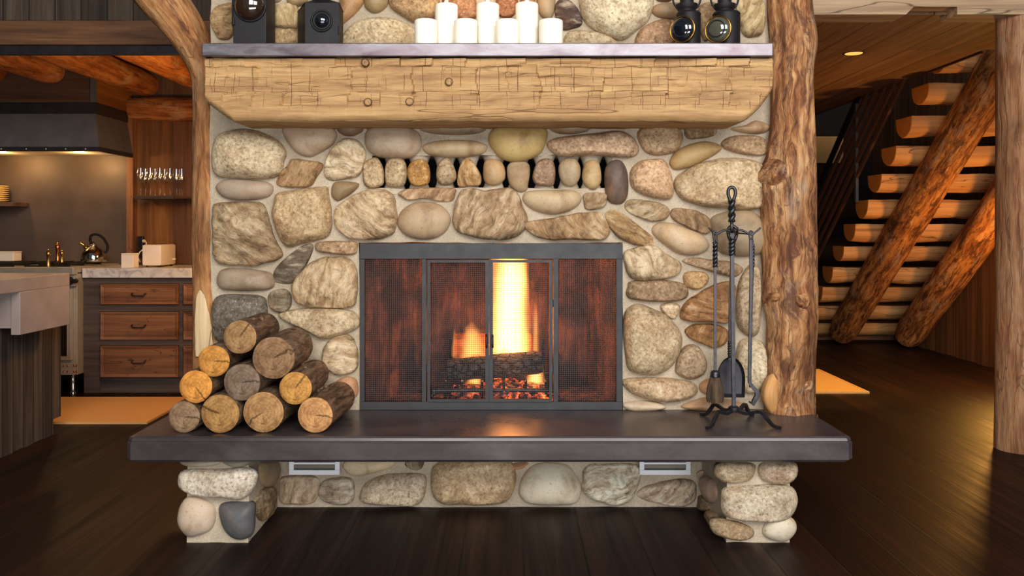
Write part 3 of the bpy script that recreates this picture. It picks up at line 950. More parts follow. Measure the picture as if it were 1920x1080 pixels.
    (cT([(50, 140), (70, 70), (120, 30), (200, 15), (215, 100), (210, 240), (120, 268), (75, 220)]), 'r', (196, 164, 118)),
    (cT([(440, 60), (520, 30), (620, 20), (660, 60), (665, 185), (540, 190), (450, 160)]), 'r', (192, 170, 122)),
    (cT([(440, 215), (520, 200), (660, 205), (670, 300), (540, 330), (440, 300)]), 'g', (184, 162, 118)),
    (cT([(430, -60), (560, -70), (545, -5), (505, 16), (450, 12)]), 's', (198, 170, 122)),
    (cT([(580, 0), (600, -60), (720, -60), (720, 10), (660, 42), (605, 35)]), 's', (190, 160, 112)),
    (cT([(945, 40), (960, -60), (1080, -70), (1115, 10), (1060, 90), (990, 150), (948, 180)]), 's', (180, 134, 88)),
    (cT([(1115, 20), (1125, -60), (1270, -60), (1285, 20), (1240, 75), (1180, 88), (1130, 60)]), 's', (166, 140, 94)),
    (cT([(1290, 30), (1300, -90), (1600, -90), (1640, 40), (1600, 140), (1480, 160), (1350, 90)]), 'g', (194, 160, 114)),
    (cT([(945, 290), (1000, 200), (1080, 150), (1200, 120), (1320, 130), (1450, 180), (1500, 260), (1470, 330), (1200, 350), (960, 340)]), 'g', (208, 190, 150)),
    (cT([(1660, 20), (1680, -60), (1860, -60), (1900, 60), (1880, 130), (1780, 150), (1700, 110)]), 'g', (184, 128, 84)),
    (cT([(1620, 220), (1700, 165), (1860, 170), (1900, 240), (1860, 310), (1680, 310)]), 'g', (188, 160, 118)),
    (cU([(95, 60), (100, -50), (200, -60), (212, 40), (180, 95), (120, 95)]), 'g', (178, 116, 78)),
    (cU([(225, 30), (240, -50), (300, -50), (310, 60), (280, 120), (235, 100)]), 's', (186, 140, 100)),
    (cU([(320, 30), (330, -60), (420, -60), (420, 50), (395, 105), (345, 90)]), 's', (180, 148, 110)),
    (cU([(422, 60), (440, 0), (500, -5), (560, 60), (578, 130), (540, 155), (480, 168), (440, 140)]), 'r', (92, 74, 70)),
    (cU([(565, 60), (590, -90), (940, -90), (975, 20), (950, 110), (880, 180), (800, 225), (720, 210), (630, 160), (580, 110)]), 'g', (226, 214, 180)),
    (cU([(465, 250), (490, 185), (560, 168), (680, 185), (760, 222), (780, 265), (620, 300), (480, 290)]), 'g', (196, 178, 142)),
    (cU([(972, 70), (990, 25), (1080, 12), (1180, 20), (1200, 80), (1120, 105), (1020, 100)]), 's', (166, 134, 96)),
    (cU([(870, 240), (900, 165), (980, 118), (1070, 112), (1100, 200), (1070, 280), (920, 290)]), 'g', (182, 142, 104)),
    (cU([(1225, 60), (1260, 15), (1330, 15), (1355, 80), (1330, 160), (1270, 230), (1235, 160)]), 'g', (190, 160, 118)),
    (cU([(1455, 130), (1440, 30), (1480, -30), (1570, -30), (1605, 70), (1595, 180), (1540, 210), (1480, 190)]), 'r', (206, 186, 140)),
    (cU([(985, -60), (1090, -60), (1080, -2), (1030, 8), (992, -5)]), 's', (150, 106, 78)),
]
for pts, kd, rgb in WALL:
    stone(chim, pts, YM, kd, rgb)

# firebox
fb = MB()
YB = 4.52
bx0, bx1 = XW(800, YB), XW(1098, YB)
ft = 1.32
fb.quadgrid([[(FX0, 3.99, z), (bx0, YB, z)] for z in (0.462, 0.8, ft)])
fb.quadgrid([[(bx0, YB, z), (bx1, YB, z)] for z in (0.462, 0.8, ft)])
fb.quadgrid([[(bx1, YB, z), (FX1, 3.99, z)] for z in (0.462, 0.8, ft)])
fb.quadgrid([[(FX0, 3.93, 0.468), (FX1, 3.93, 0.468)], [(bx0, YB, 0.468), (bx1, YB, 0.468)]])
fb.quadgrid([[(FX0, 3.93, ft), (FX1, 3.93, ft)], [(bx0, YB, ft), (bx1, YB, ft)]])
w = NT('sooty_brick', 0.85, 0, 0.15)
n1 = w.noise(w.map(w.coord(), (1, 1, 0.12)), 16.0, 5, 0.65, 0.6)
n2 = w.noise(w.coord(), 5.0, 4, 0.6)
c = w.ramp(n1, [(0.32, RGB(38, 26, 24)), (0.5, RGB(92, 58, 46)), (0.7, RGB(140, 88, 66))])
w.color(w.mix(w.ramp(n2, [(0.36, 0.0), (0.6, 0.9)]), c, RGB(34, 27, 26)))
w.bump(n1, 0.4, 0.01)
fb.build('firebox', w.m, chim)

# ------------------------------------------------------------------ hearth base: mortar, piers, stones
YBW, YP = 3.97, 3.52
base = thing('stone_plinth', (-0.08, YBW, 0.0), 'low stone base with two short piers carrying the black hearth slab', 'hearth base')
PLX0, PLX1 = XW(352, YP), XW(466, YP)
PRX0, PRX1 = XW(1362, YP), XW(1480, YP)
SZ0, SZ1 = 0.362, 0.464
mb = MB()
mb.roughbox(PLX1, PRX0, YBW, 4.6, 0.0, SZ0 + 0.02, 0.04, 0.006, 8, 'blrd')
mb.roughbox(PLX0, PLX1, YP, 4.6, 0.0, SZ0 + 0.01, 0.03, 0.007, 8, 'bd')
mb.roughbox(PRX0, PRX1, YP, 4.6, 0.0, SZ0 + 0.01, 0.03, 0.007, 8, 'bd')
mb.build('mortar', M['mortar'], base, smooth=True, auto=60)
BASE = [
    (cG([(855, 500), (870, 440), (980, 425), (1060, 440), (1072, 490), (1040, 570), (950, 580), (870, 570)]), YBW, 'r', (186, 160, 128)),
    (cG([(1065, 500), (1090, 455), (1180, 440), (1245, 450), (1255, 540), (1220, 580), (1120, 575), (1070, 545)]), YBW, 'r', (196, 186, 166)),
    (cG([(1280, 540), (1310, 470), (1400, 430), (1520, 418), (1625, 425), (1635, 490), (1600, 580), (1480, 588), (1340, 580), (1290, 565)]), YBW, 'g', (206, 190, 160)),
    (cG([(1190, 372), (1250, 335), (1450, 335), (1460, 380), (1380, 410), (1280, 432), (1220, 420)]), YBW, 's', (212, 186, 140)),
    (cG([(1520, 375), (1550, 340), (1620, 350), (1612, 390), (1575, 402)]), YBW, 'r', (150, 138, 104)),
    ([(808, 905), (812, 875), (835, 862), (890, 858), (950, 862), (968, 885), (965, 915), (945, 943), (870, 946), (818, 940)], YBW, 'g', (216, 186, 140)),
    (cH([(285, 450), (310, 380), (370, 330), (500, 330), (555, 380), (580, 440), (565, 505), (500, 522), (340, 518), (295, 490)]), YBW, 's', (222, 208, 176)),
    (cH([(585, 400), (600, 340), (700, 325), (840, 335), (855, 400), (840, 470), (790, 518), (720, 522), (640, 500), (590, 460)]), YBW, 'r', (236, 226, 202)),
    (cH([(845, 470), (900, 430), (1050, 400), (1120, 420), (1125, 490), (1080, 525), (1000, 522), (880, 500)]), YBW, 'r', (202, 186, 160)),
    (cH([(235, 345), (270, 325), (330, 325), (300, 350), (260, 352)]), YBW, 's', (206, 150, 104)),
    (cG([(315, 470), (330, 410), (420, 395), (560, 395), (680, 385), (735, 410), (738, 460), (700, 530), (640, 558), (560, 545), (440, 540), (350, 510)]), YP, 'g', (226, 216, 196)),
    (cG([(315, 660), (330, 590), (370, 545), (450, 550), (510, 590), (518, 660), (490, 720), (420, 750), (370, 752), (330, 710)]), YP, 's', (214, 190, 160)),
    (cG([(535, 610), (560, 575), (650, 570), (720, 580), (722, 660), (715, 740), (660, 770), (600, 755), (555, 700)]), YP, 's', (94, 92, 95)),
    (cG([(330, 350), (430, 335), (540, 345), (530, 372), (420, 382), (350, 374)]), YP, 's', (196, 186, 160)),
    (cG([(548, 350), (620, 335), (700, 345), (690, 375), (610, 382)]), YP, 's', (150, 150, 132)),
    (cH([(1210, 375), (1225, 330), (1300, 318), (1400, 330), (1405, 370), (1380, 405), (1300, 420), (1240, 410)]), YP, 'g', (178, 156, 118)),
    (cH([(1420, 360), (1440, 325), (1520, 318), (1600, 328), (1608, 380), (1570, 420), (1500, 425), (1440, 405)]), YP, 'g', (210, 190, 164)),
    (cH([(1240, 510), (1260, 445), (1400, 432), (1560, 430), (1605, 480), (1600, 540), (1540, 595), (1400, 602), (1280, 585), (1245, 550)]), YP, 'g', (216, 202, 172)),
    (cH([(1190, 600), (1260, 592), (1340, 610), (1398, 640), (1395, 675), (1340, 692), (1260, 680), (1205, 655)]), YP, 'g', (170, 142, 100)),
    (cH([(1440, 650), (1470, 590), (1540, 570), (1595, 600), (1600, 650), (1550, 697), (1470, 685)]), YP, 's', (222, 206, 176)),
]
for pts, Y, kd, rgb in BASE:
    stone(base, pts, Y, kd, rgb)
sL, sR = (PLX1, 1), (PRX0, -1)
for pts, sd, kd, rgb in [
    (cG([(758, 360), (840, 352), (850, 420), (820, 480), (775, 488), (752, 440)]), sL, 's', (168, 138, 98)),
    (cG([(722, 560), (760, 505), (815, 485), (845, 520), (838, 600), (795, 650), (748, 665), (728, 610)]), sL, 'r', (156, 132, 94)),
    (cH([(1122, 400), (1140, 365), (1158, 362), (1150, 410), (1130, 432)]), sR, 's', (186, 158, 124)),
    (cH([(1148, 415), (1175, 385), (1215, 410), (1228, 470), (1212, 512), (1172, 490)]), sR, 's', (204, 166, 146)),
    (cH([(1132, 510), (1150, 475), (1185, 505), (1192, 545), (1160, 552), (1137, 535)]), sR, 'g', (150, 128, 96)),
    (cH([(1172, 580), (1190, 545), (1225, 570), (1232, 650), (1205, 640), (1180, 612)]), sR, 'g', (158, 134, 96)),
]:
    stone(base, pts, None, kd, rgb, bulge=0.035, side=sd)

# two white air vents set into the base, under the slab
def vent(pxa, pxb, label):
    x0, x1 = XW(pxa, 3.93), XW(pxb, 3.93)
    z0, z1 = ZW(890, 3.93), 0.358
    z1 = z0 + 0.10
    t = thing('air_vent', ((x0 + x1) / 2, 3.93, z0), label, 'vent', 'white air vents under the hearth slab')
    b = 0.022
    m = MB()
    m.box(x0, x1, 3.925, 3.945, z0, z0 + b).box(x0, x1, 3.925, 3.945, z1 - b, z1)
    m.box(x0, x0 + b, 3.9255, 3.9445, z0 + b, z1 - b).box(x1 - b, x1, 3.9255, 3.9445, z0 + b, z1 - b)
    m.build('frame', M['white_metal'], t, bevel=0.002)
    MB().box(x0 + 0.01, x1 - 0.01, 3.9445, 3.975, z0 + 0.01, z1 - 0.01).build('back_plate', M['vent_black'], t)  # near-black plate closing the vent behind its slats
    m = MB().box(x0 + b, x1 - b, 3.930, 3.942, z0 + b + 0.006, z0 + b + 0.024)
    m.build('slat', M['grey_slat'], t)
    MB().box(x0 + b, x1 - b, 3.928, 3.942, z0 + b + 0.026, z0 + b + 0.034).build('slat', M['white_metal'], t)
    return t


vent(542, 637, 'white slatted air vent in the stone base below the firewood stack')
vent(1199, 1295, 'white slatted air vent in the stone base nearer the fire tools')

# ------------------------------------------------------------------ hearth slab
sx0, sx1, sy0, sy1 = XW(234, 3.40), XW(1602, 3.40), 3.40, 4.12
mb = MB()
prof = [(0.012, SZ0), (0.0, SZ0 + 0.012), (0.0, SZ1 - 0.026), (0.004, SZ1 - 0.021), (0.003, SZ1 - 0.016), (0.007, SZ1 - 0.006), (0.016, SZ1)]
outl = lambda d: [(sx0 + d, sy1), (sx0 + d, sy0 + 0.022 + d), (sx0 + 0.022 + d, sy0 + d), (sx1 - 0.022 - d, sy0 + d), (sx1 - d, sy0 + 0.022 + d), (sx1 - d, sy1)]
b = mb.quadgrid([[(x, y, z) for x, y in outl(d)] for d, z in prof], closed_v=True)
n = 6
mb.f.append(tuple(b + k for k in range(n)))
mb.f.append(tuple(b + (len(prof) - 1) * n + k for k in reversed(range(n))))
tag(mb.build('hearth_slab', M['slab'], grain='x'), 'long blackened hearth slab on stone piers, holding firewood and fire tools', 'hearth')

# ------------------------------------------------------------------ mantel
YF = 3.63
mx0, mx1 = XW(384, YF), XW(1449, YF)
mz0, mz1 = ZW(226, YF), 2.0225
mant = thing('mantel_beam', ((mx0 + mx1) / 2, YF + 0.14, mz0), 'massive hand hewn golden timber mantel with adze cuts and wooden pegs', 'mantel')
random.seed(4)


def mz_low(x):
    l = max(0.0, 1 - (x - mx0) / 0.115)
    r = max(0.0, 1 - (mx1 - x) / 0.135)
    return mz0 + 0.085 * l ** 1.1 + 0.125 * r ** 1.7 + 0.004 * noise.noise(Vector((x * 4, 1, 2))) + 0.003 * noise.noise(Vector((x * 15, 5, 2)))


def cellrand(i, j, k=0):
    return random.Random(i * 7349 + j * 9151 + k * 131).random()


def hew(x, z):
    """adze facets: each chop leaves a slightly different plane with a sharp step"""
    row = int((z - mz0 + 0.022 * noise.noise(Vector((x * 1.7, 2, 8)))) / 0.058)
    xx = x + 0.02 * noise.noise(Vector((x * 3, z * 9, 0)))
    wid = 0.135
    i = math.floor(xx / wid + cellrand(row, 3) * 0.45)
    u = xx / wid + cellrand(row, 3) * 0.45 - i
    d = (cellrand(i, 0) - 0.5) * 0.006 + (cellrand(i, row) - 0.5) * 0.003 + (u - 0.5) * 0.013 * (cellrand(i, row, 2) - 0.1)
    d += 0.006 * noise.noise(Vector((x * 2.2, z * 5, 3))) + 0.003 * noise.noise(Vector((x * 6, z * 70, 3)))
    fade = min(1.0, max(0.0, (z - mz0 - 0.055) / 0.03))
    return 1.6 * d * (0.15 + 0.85 * fade)


nx = 420
rows = []
for i in range(nx + 1):
    x = mx0 + (mx1 - mx0) * i / nx
    zl = mz_low(x)
    row = [Vector((x, 3.92, mz1)), Vector((x, 3.80, mz1)), Vector((x, YF + 0.012, mz1))]
    nz = 46
    for k in range(nz + 1):
        t = k / nz
        z = mz1 - 0.004 - (mz1 - 0.004 - zl) * t
        rnd = max(0.0, 1 - (z - zl) / 0.03)
        y = YF + 0.022 * rnd ** 2.2 - hew(x, z)
        row.append(Vector((x, y, z)))
    und = 0.010 * noise.noise(Vector((x * 5, 9, 1)))
    row.append(Vector((x, YF + 0.05, zl - 0.004 + und * 0.5)))
    row.append(Vector((x, YF + 0.12, zl - 0.004 + und)))
    row.append(Vector((x, 3.92, zl - 0.002)))
    rows.append(row)
mb = MB()
b = mb.quadgrid(rows)
nv = len(rows[0])
mb.f.append(tuple(b + k for k in reversed(range(nv))))
mb.f.append(tuple(b + nx * nv + k for k in range(nv)))
w = NT('hewn_mantel_wood', 0.68, 0, 0.25)
g = w.grain()
v = w.map(g, (1, 1, 0.10))
wav = w.vscale(w.noise(w.map(g, (1, 1, 1)), 2.2, 2, 0.5, out=1), 0.05)
n1 = w.noise(w.vadd(v, wav), 16.0, 6, 0.62, 0.7)
c = w.ramp(n1, [(0.24, RGB(132, 98, 66)), (0.42, RGB(170, 132, 88)), (0.58, RGB(190, 152, 102)), (0.8, RGB(206, 172, 122))])
n2 = w.noise(w.map(g, (1, 1, 0.03)), 80, 3, 0.6)
c = w.mix(0.4, c, w.ramp(n2, [(0.3, RGB(190, 160, 130)), (0.6, (1, 1, 1, 1))]), 'MULTIPLY')
st = w.noise(w.map(g, (1.6, 1.6, 0.22)), 13.0, 7, 0.75, 0.5)
c = w.mix(w.ramp(st, [(0.52, 0.0), (0.66, 0.75)]), c, RGB(142, 104, 72))
# drying cracks along the grain
n4 = w.noise(w.map(w.vadd(g, wav), (1, 1, 0.028)), 15.0, 1, 0.4, 0.0)
cm = w.noise(w.map(g, (1, 1, 0.4)), 5.0, 2, 0.5)
k1 = w.ramp(w.math('ABSOLUTE', w.math('SUBTRACT', n4, 0.5)), [(0.0, 0.0), (0.006, 1.0)])
k1 = w.mix(w.ramp(cm, [(0.44, 0.85), (0.54, 0.15)]), (1, 1, 1, 1), k1)
# adze cuts across the grain, in broken rows
def cuts(width, height, mort, shift, lo, amt, dist):
    sp_ = w.n('ShaderNodeSeparateXYZ')
    w.t.links.new(w.vadd(w.map(g, (1, 1, 1), (0.0, shift, shift)), w.vscale(w.noise(w.map(g, (1, 1, 1)), 8.0, 3, 0.55, out=1), dist)), sp_.inputs[0])
    cb = w.n('ShaderNodeCombineXYZ')
    w.t.links.new(sp_.outputs[2], cb.inputs[0]); w.t.links.new(sp_.outputs[1], cb.inputs[1])
    br = w.n('ShaderNodeTexBrick')
    w.t.links.new(cb.outputs[0], br.inputs['Vector'])
    br.inputs['Scale'].default_value = 1.0
    br.inputs['Brick Width'].default_value = width
    br.inputs['Row Height'].default_value = height
    br.inputs['Mortar Size'].default_value = mort
    br.inputs['Mortar Smooth'].default_value = 0.5
    br.offset = 0.43; br.squash = 0.7; br.squash_frequency = 3
    mk = w.noise(w.map(g, (1, 1, 1), (shift, 0, 0)), 7.5, 3, 0.6)
    return w.math('MULTIPLY', br.outputs['Fac'], w.ramp(mk, [(lo, 0.0), (lo + 0.08, amt)])), br.outputs['Color']
c1, t1 = cuts(0.115, 0.105, 0.0014, 0.0, 0.43, 0.85, 0.022)
c2, t2 = cuts(0.085, 0.040, 0.0011, 0.37, 0.50, 0.7, 0.018)
br_m = w.math('MAXIMUM', c1, c2)
c = w.mix(0.22, c, w.mix(1.0, c, w.ramp(t2, [(0, 0.62), (1, 1.15)]), 'MULTIPLY'))
sepo = w.n('ShaderNodeSeparateXYZ'); w.t.links.new(w.coord(), sepo.inputs[0])
above = w.n('ShaderNodeMapRange'); w.t.links.new(sepo.outputs[2], above.inputs[0])
above.inputs[1].default_value = -0.085; above.inputs[2].default_value = -0.06
br_m = w.math('MULTIPLY', br_m, above.outputs[0])
cut = w.math('MULTIPLY', w.math('SUBTRACT', 1.0, br_m), w.mix(0.9, (1, 1, 1, 1), k1))
c = w.mix(1.0, c, w.ramp(cut, [(0.0, RGB(104, 72, 46)), (1.0, (1, 1, 1, 1))]), 'MULTIPLY')
w.color(c)
w.bump(w.math('ADD', w.math('MULTIPLY', w.math('ADD', n1, n2), 0.35), cut), 0.55, 0.008)
M['mantel'] = w.m
mb.build('timber', w.m, mant, smooth=True, auto=25, grain='x')
for px, py in ((685, 118), (842, 154), (690, 192), (768, 191)):
    p = PX(px, py, YF)
    ang = random.random() * 3
    mb = MB().tube([(p.x, YF + 0.02, p.z), (p.x, YF - 0.006, p.z), (p.x, YF - 0.010, p.z)], [0.0155, 0.0155, 0.0125], n=9, jit=0.05, seed=px, twist=ang)
    mb.build('peg', M['mantel'], mant, grain='y')
    mb = MB().lathe((p.x, YF - 0.0075, p.z), [(0.0155, 0), (0.0172, 0), (0.0172, 0.02), (0.0155, 0.02), (0.0155, 0)], 16, axis='y', caps=False)
    mb.build('peg_hole', M['peg_gap'], mant)

hx0, hx1 = XW(378, 3.60), XW(1450, 3.60)
HZ0, HZ1 = 2.0235, ZW(80.5, 3.60)
tag(MB().rbox(hx0, hx1, 3.60, 3.93, HZ0, HZ1, 0.004).build('mantel_shelf', M['shelf_steel'], grain='x'),
    'long brushed steel shelf lying on the hewn timber mantel', 'shelf')

# ------------------------------------------------------------------ log trunks either side of the chimney
def trunk(name, ctrl, mat, label, n=36, jit=0.05, seed=0.0, knots=(), groove=0.0, lumps=()):
    """ctrl: (x, y, z, r) from the bottom up"""
    path = catmull(ctrl, 14)
    m = MB().tube([p[:3] for p in path], [p[3] for p in path], n=n, jit=jit, seed=seed, freq=7)
    # vertical ribs and lumps
    if groove:
        i = 0
        for row, p in enumerate(path):
            cc = Vector(p[:3])
            for k in range(n):
                a = 2 * math.pi * k / n
                d = m.v[i] - cc
                f_ = noise.noise(Vector((math.cos(a) * 2.2 + seed, math.sin(a) * 2.2, p[2] * 1.1))) + 0.6 * noise.noise(Vector((math.cos(a) * 5, math.sin(a) * 5 + seed, p[2] * 3.0)))
                m.v[i] = cc + d * (1 + groove * f_)
                i += 1
    for (px, py, Y, amp, sig) in lumps:
        q = PX(px, py, Y)
        i = 0
        for row, p in enumerate(path):
            cc = Vector(p[:3])
            for k in range(n):
                dd = (m.v[i] - q)
                f_ = math.exp(-(dd.x ** 2 + dd.y ** 2 + (dd.z * 0.6) ** 2) / (2 * sig * sig))
                if f_ > 0.01:
                    e_ = (m.v[i] - cc).normalized()
                    m.v[i] = m.v[i] + e_ * amp * f_ * (1 + 0.4 * noise.noise(m.v[i] * 22))
                i += 1
    t = thing(name, (ctrl[0][0], ctrl[0][1], ctrl[0][2]), label, 'log post')
    m.build('trunk', mat, t, smooth=True, auto=60)
    for (px, py, Y, r, dirx, ln) in knots:
        p = PX(px, py, Y)
        d = Vector((dirx, -1, 0.25)).normalized()
        kb = MB().tube([p + d * (-0.06), p + d * (-0.01), p + d * ln, p + d * (ln + 0.004)], [r * 2.1, r * 1.55, r, r * 0.7], n=16, jit=0.16, seed=px * 0.1)
        kb.build('knot', mat, t, smooth=True, auto=40)
    return t


def tr(px, py, r_px, Y):
    p = PX(px, py, Y)
    return (p.x, p.y, p.z, r_px * Y / F)


Yl = 3.97
zfl = (0 - 0) + 0.001
low = tr(392, 760, 30, Yl)
trunk('leaning_trunk', [(low[0], Yl, 0.455, low[3]), (low[0], Yl, 0.50, low[3]), tr(392, 700, 29, Yl), tr(390, 600, 27, Yl), tr(386, 500, 24, Yl), tr(387, 430, 26, Yl), tr(386, 340, 24, Yl),
                        tr(386, 250, 24, Yl), tr(384, 190, 22, Yl), tr(380, 140, 22, 3.99), tr(366, 92, 31, 3.97), tr(338, 44, 38, 3.95), tr(302, -2, 42, 3.93), tr(255, -60, 44, 3.9), tr(200, -125, 44, 3.88)],
      M['trunk_left'], 'slim peeled log at the kitchen side of the chimney, curving away at the top',
      jit=0.03, seed=1.3, knots=[(370, 447, 3.955, 0.024, -1.6, 0.022)], groove=0.10)
lt = bpy.data.objects['leaning_trunk']
m = MB()
rows = []
for k in range(15):
    u = k / 14
    py = 664 - 122 * u
    q = PX(391, py, Yl)
    r_ = 28.5 * Yl / F
    wv = math.sqrt(max(0.0, 1 - u ** 2.2)) if u < 1 else 0.0
    wv = max(0.08, wv) * (1 + 0.15 * noise.noise(Vector((u * 6, 3, 1))))
    rows.append([Vector((q.x + math.sin(a) * r_ * (1.10 + 0.02 * noise.noise(Vector((a * 4, u * 8, 2)))), Yl - math.cos(a) * r_ * 1.10, q.z)) for a in [(-0.55 + 1.1 * j / 12) * wv - 0.15 + 0.25 * (1 - u) for j in range(13)]])
m.quadgrid(rows)
m.quadgrid([[v_ + Vector((0, 0.03, 0)) for v_ in r__] for r__ in rows], flip=True)
M['bare_wood'] = wood('bare_split_wood', RGB(196, 160, 116), RGB(224, 192, 146), RGB(236, 210, 170), 20, 0.06, cracks=0.4)
o = m.build('bare_patch', M['bare_wood'], None, smooth=True, auto=60, grain='z')
o.parent = lt; o.location = Vector(o['wloc']) - lt.location
o['label'] = 'pale freshly split patch'
Yr = 3.90
trunk('burl_trunk', [(XW(1480, Yr), Yr, 0.43, 0.122), tr(1480, 770, 45, Yr), tr(1482, 690, 43, Yr), tr(1484, 600, 43, Yr), tr(1480, 520, 46, Yr), tr(1478, 430, 48, Yr), tr(1480, 350, 46, Yr),
                     tr(1485, 270, 41, Yr), tr(1485, 190, 40, Yr), tr(1485, 130, 41, Yr), tr(1488, 80, 43, Yr), tr(1482, 20, 41, Yr), tr(1480, -50, 41, Yr), tr(1480, -200, 44, Yr)],
      M['trunk_right'], 'thick knotty burled log at the fire tool side of the chimney',
      jit=0.04, seed=7.7, n=44, knots=[(1452, 558, 3.81, 0.020, -0.1, 0.03), (1500, 565, 3.79, 0.030, 0.1, 0.035), (1483, 650, 3.79, 0.022, 0, 0.015), (1458, 318, 3.79, 0.036, -0.2, 0.01), (1515, 722, 3.82, 0.022, 0.3, 0.01)], groove=0.12,
      lumps=[(1432, 320, 3.85, 0.030, 0.08), (1440, 450, 3.85, 0.018, 0.10), (1502, 575, 3.82, 0.030, 0.06), (1455, 560, 3.83, 0.028, 0.05), (1440, 700, 3.85, 0.02, 0.08), (1485, 655, 3.80, 0.03, 0.05)])

bt = bpy.data.objects['burl_trunk']
m = MB()
fl = [PX(1450, 768, 3.85), PX(1444, 752, 3.83), PX(1443, 735, 3.82), PX(1448, 715, 3.83), PX(1454, 700, 3.85)]
m.tube(catmull([tuple(p) for p in fl], 5), [0.012 + 0.026 * math.sin(math.pi * (0.15 + 0.8 * k / 20)) for k in range(21)], n=18, jit=0.25, seed=4.4)
o = m.build('root_flare', M['bare_tan'], None, smooth=True, auto=60)
o.parent = bt; o.location = Vector(o['wloc']) - bt.location
o['label'] = 'smooth tan flared stub'
# ------------------------------------------------------------------ fireplace screen
YS = 3.915
def sx(px): return XW(px, YS)
def sz(py): return ZW(py, YS)
scr = thing('fireplace_screen', (sx(921), YS, 0.464), 'black metal fireplace screen with two hinged mesh doors', 'fire screen')
m = MB()
m.box(sx(675), sx(1167), YS - 0.012, YS + 0.020, sz(485.5), sz(456))
m.box(sx(675), sx(1167), YS - 0.010, YS + 0.020, 0.4645, sz(753))
m.box(sx(675), sx(684), YS - 0.008, YS + 0.018, sz(753), sz(485.5))
m.box(sx(1155), sx(1167), YS - 0.008, YS + 0.018, sz(753), sz(485.5))
m.box(sx(791), sx(799.5), YS - 0.011, YS + 0.018, sz(753), sz(485.5))
m.box(sx(1037), sx(1047), YS - 0.011, YS + 0.018, sz(753), sz(485.5))
m.build('frame', M['black_metal'], scr, bevel=0.0015)


def meshpanel(px0, px1, py0, py1, parent):
    x0, x1, z0, z1 = sx(px0), sx(px1), sz(py1), sz(py0)
    g_, r_ = 0.0093, 0.00075
    mm = MB()
    k = int((x1 - x0) / g_)
    for i in range(1, k + 1):
        x = x0 + (x1 - x0) * i / (k + 1)
        mm.box(x - r_, x + r_, YS + 0.004, YS + 0.0055, z0, z1)
    k = int((z1 - z0) / g_)
    for i in range(1, k + 1):
        z = z0 + (z1 - z0) * i / (k + 1)
        mm.box(x0, x1, YS + 0.0056, YS + 0.0071, z - r_, z + r_)
    mm.build('wire_mesh', M['wire'], parent)


meshpanel(684, 791, 485.5, 753, scr)
meshpanel(1047, 1155, 485.5, 753, scr)
for a, b_, hx in ((802, 917, 912), (917.5, 1035, 924)):
    dm = MB()
    dm.box(sx(a), sx(b_), YS - 0.020, YS - 0.004, sz(492), sz(487))
    dm.box(sx(a), sx(b_), YS - 0.020, YS - 0.004, sz(752), sz(747))
    s0 = 5.5 if a < 900 else 7.0
    s1 = 7.0 if a < 900 else 5.5
    dm.box(sx(a), sx(a + s0), YS - 0.0195, YS - 0.0045, sz(747), sz(492))
    dm.box(sx(b_ - s1), sx(b_), YS - 0.0195, YS - 0.0045, sz(747), sz(492))
    d = dm.build('door', M['black_metal'], scr)
    meshpanel(a + s0, b_ - s1, 492, 747, d)
    hp = PX(hx, 636, YS - 0.022)
    pts = catmull([(hp.x, YS - 0.018, sz(627)), (hp.x, YS - 0.040, sz(630)), (hp.x, YS - 0.044, sz(638)), (hp.x, YS - 0.040, sz(646)), (hp.x, YS - 0.018, sz(650))], 5)
    MB().tube(pts, 0.005, n=8).build('handle', M['black_metal'], d, smooth=True)
    for py in (568, 690):
        x = sx(a - 0.5) if a < 900 else sx(b_ + 0.5)
        MB().lathe((x, YS - 0.012, sz(py + 7)), [(0.004, 0), (0.004, 0.034)], 8).build('hinge', M['iron'], d, smooth=True, auto=50)

# ------------------------------------------------------------------ fire: grate, logs, embers, flames
def fy(px, py, Y): return PX(px, py, Y)
FB = 0.468
gr = thing('fire_grate', (XW(930, 4.15), 4.15, FB), 'grey iron grate with cross bars standing in the embers', 'grate')
m = MB()
zt = 0.565
for px in (838, 868, 905, 945, 985, 1022):
    x = XW(px, 4.12)
    pts = catmull([(x, 4.02, FB + 0.002), (x, 4.02, zt), (x, 4.03, zt + 0.012), (x, 4.32, zt + 0.008), (x, 4.36, zt + 0.17)], 5)
    m = MB().tube(pts, 0.008, n=6)
    m.build('cross_bar', M['iron'], gr)
xa, xb = XW(806, 4.02), XW(1046, 4.02)
m = MB().tube(catmull([(xa - 0.02, 4.01, FB + 0.003), (xa + 0.025, 4.008, 0.528), (xa + 0.05, 4.008, 0.535), (xb - 0.05, 4.008, 0.535), (xb - 0.02, 4.008, 0.528), (xb + 0.02, 4.01, FB + 0.003)], 6), 0.010, n=8)
m.build('front_bar', M['iron'], gr, smooth=True)
MB().tube([(xa + 0.03, 4.34, zt + 0.0), (xb - 0.03, 4.34, zt + 0.0)], 0.008, n=6).build('rear_bar', M['iron'], gr)

# charred log on the grate
w = NT('charred_wood', 0.8, 0, 0.25)
g = w.grain()
vor = w.n('ShaderNodeTexVoronoi', feature='DISTANCE_TO_EDGE', Scale=34.0)
w.t.links.new(w.map(g, (1, 1, 0.62)), vor.inputs['Vector'])
cr = w.ramp(vor.outputs['Distance'], [(0.0, 0.0), (0.12, 1.0)])
n1 = w.noise(g, 30.0, 4, 0.6)
w.color(w.mix(1.0, w.ramp(n1, [(0.3, RGB(30, 26, 26)), (0.6, RGB(74, 66, 62)), (0.75, RGB(128, 116, 106))]), w.mix(0.9, (1, 1, 1, 1), cr), 'MULTIPLY'))
w.bump(w.math('ADD', cr, w.math('MULTIPLY', n1, 0.4)), 0.9, 0.012)
M['char'] = w.m
a_, b_ = PX(840, 694, 4.12), PX(1016, 679, 4.12)
pts = [a_ + (b_ - a_) * (i / 14) for i in range(15)]
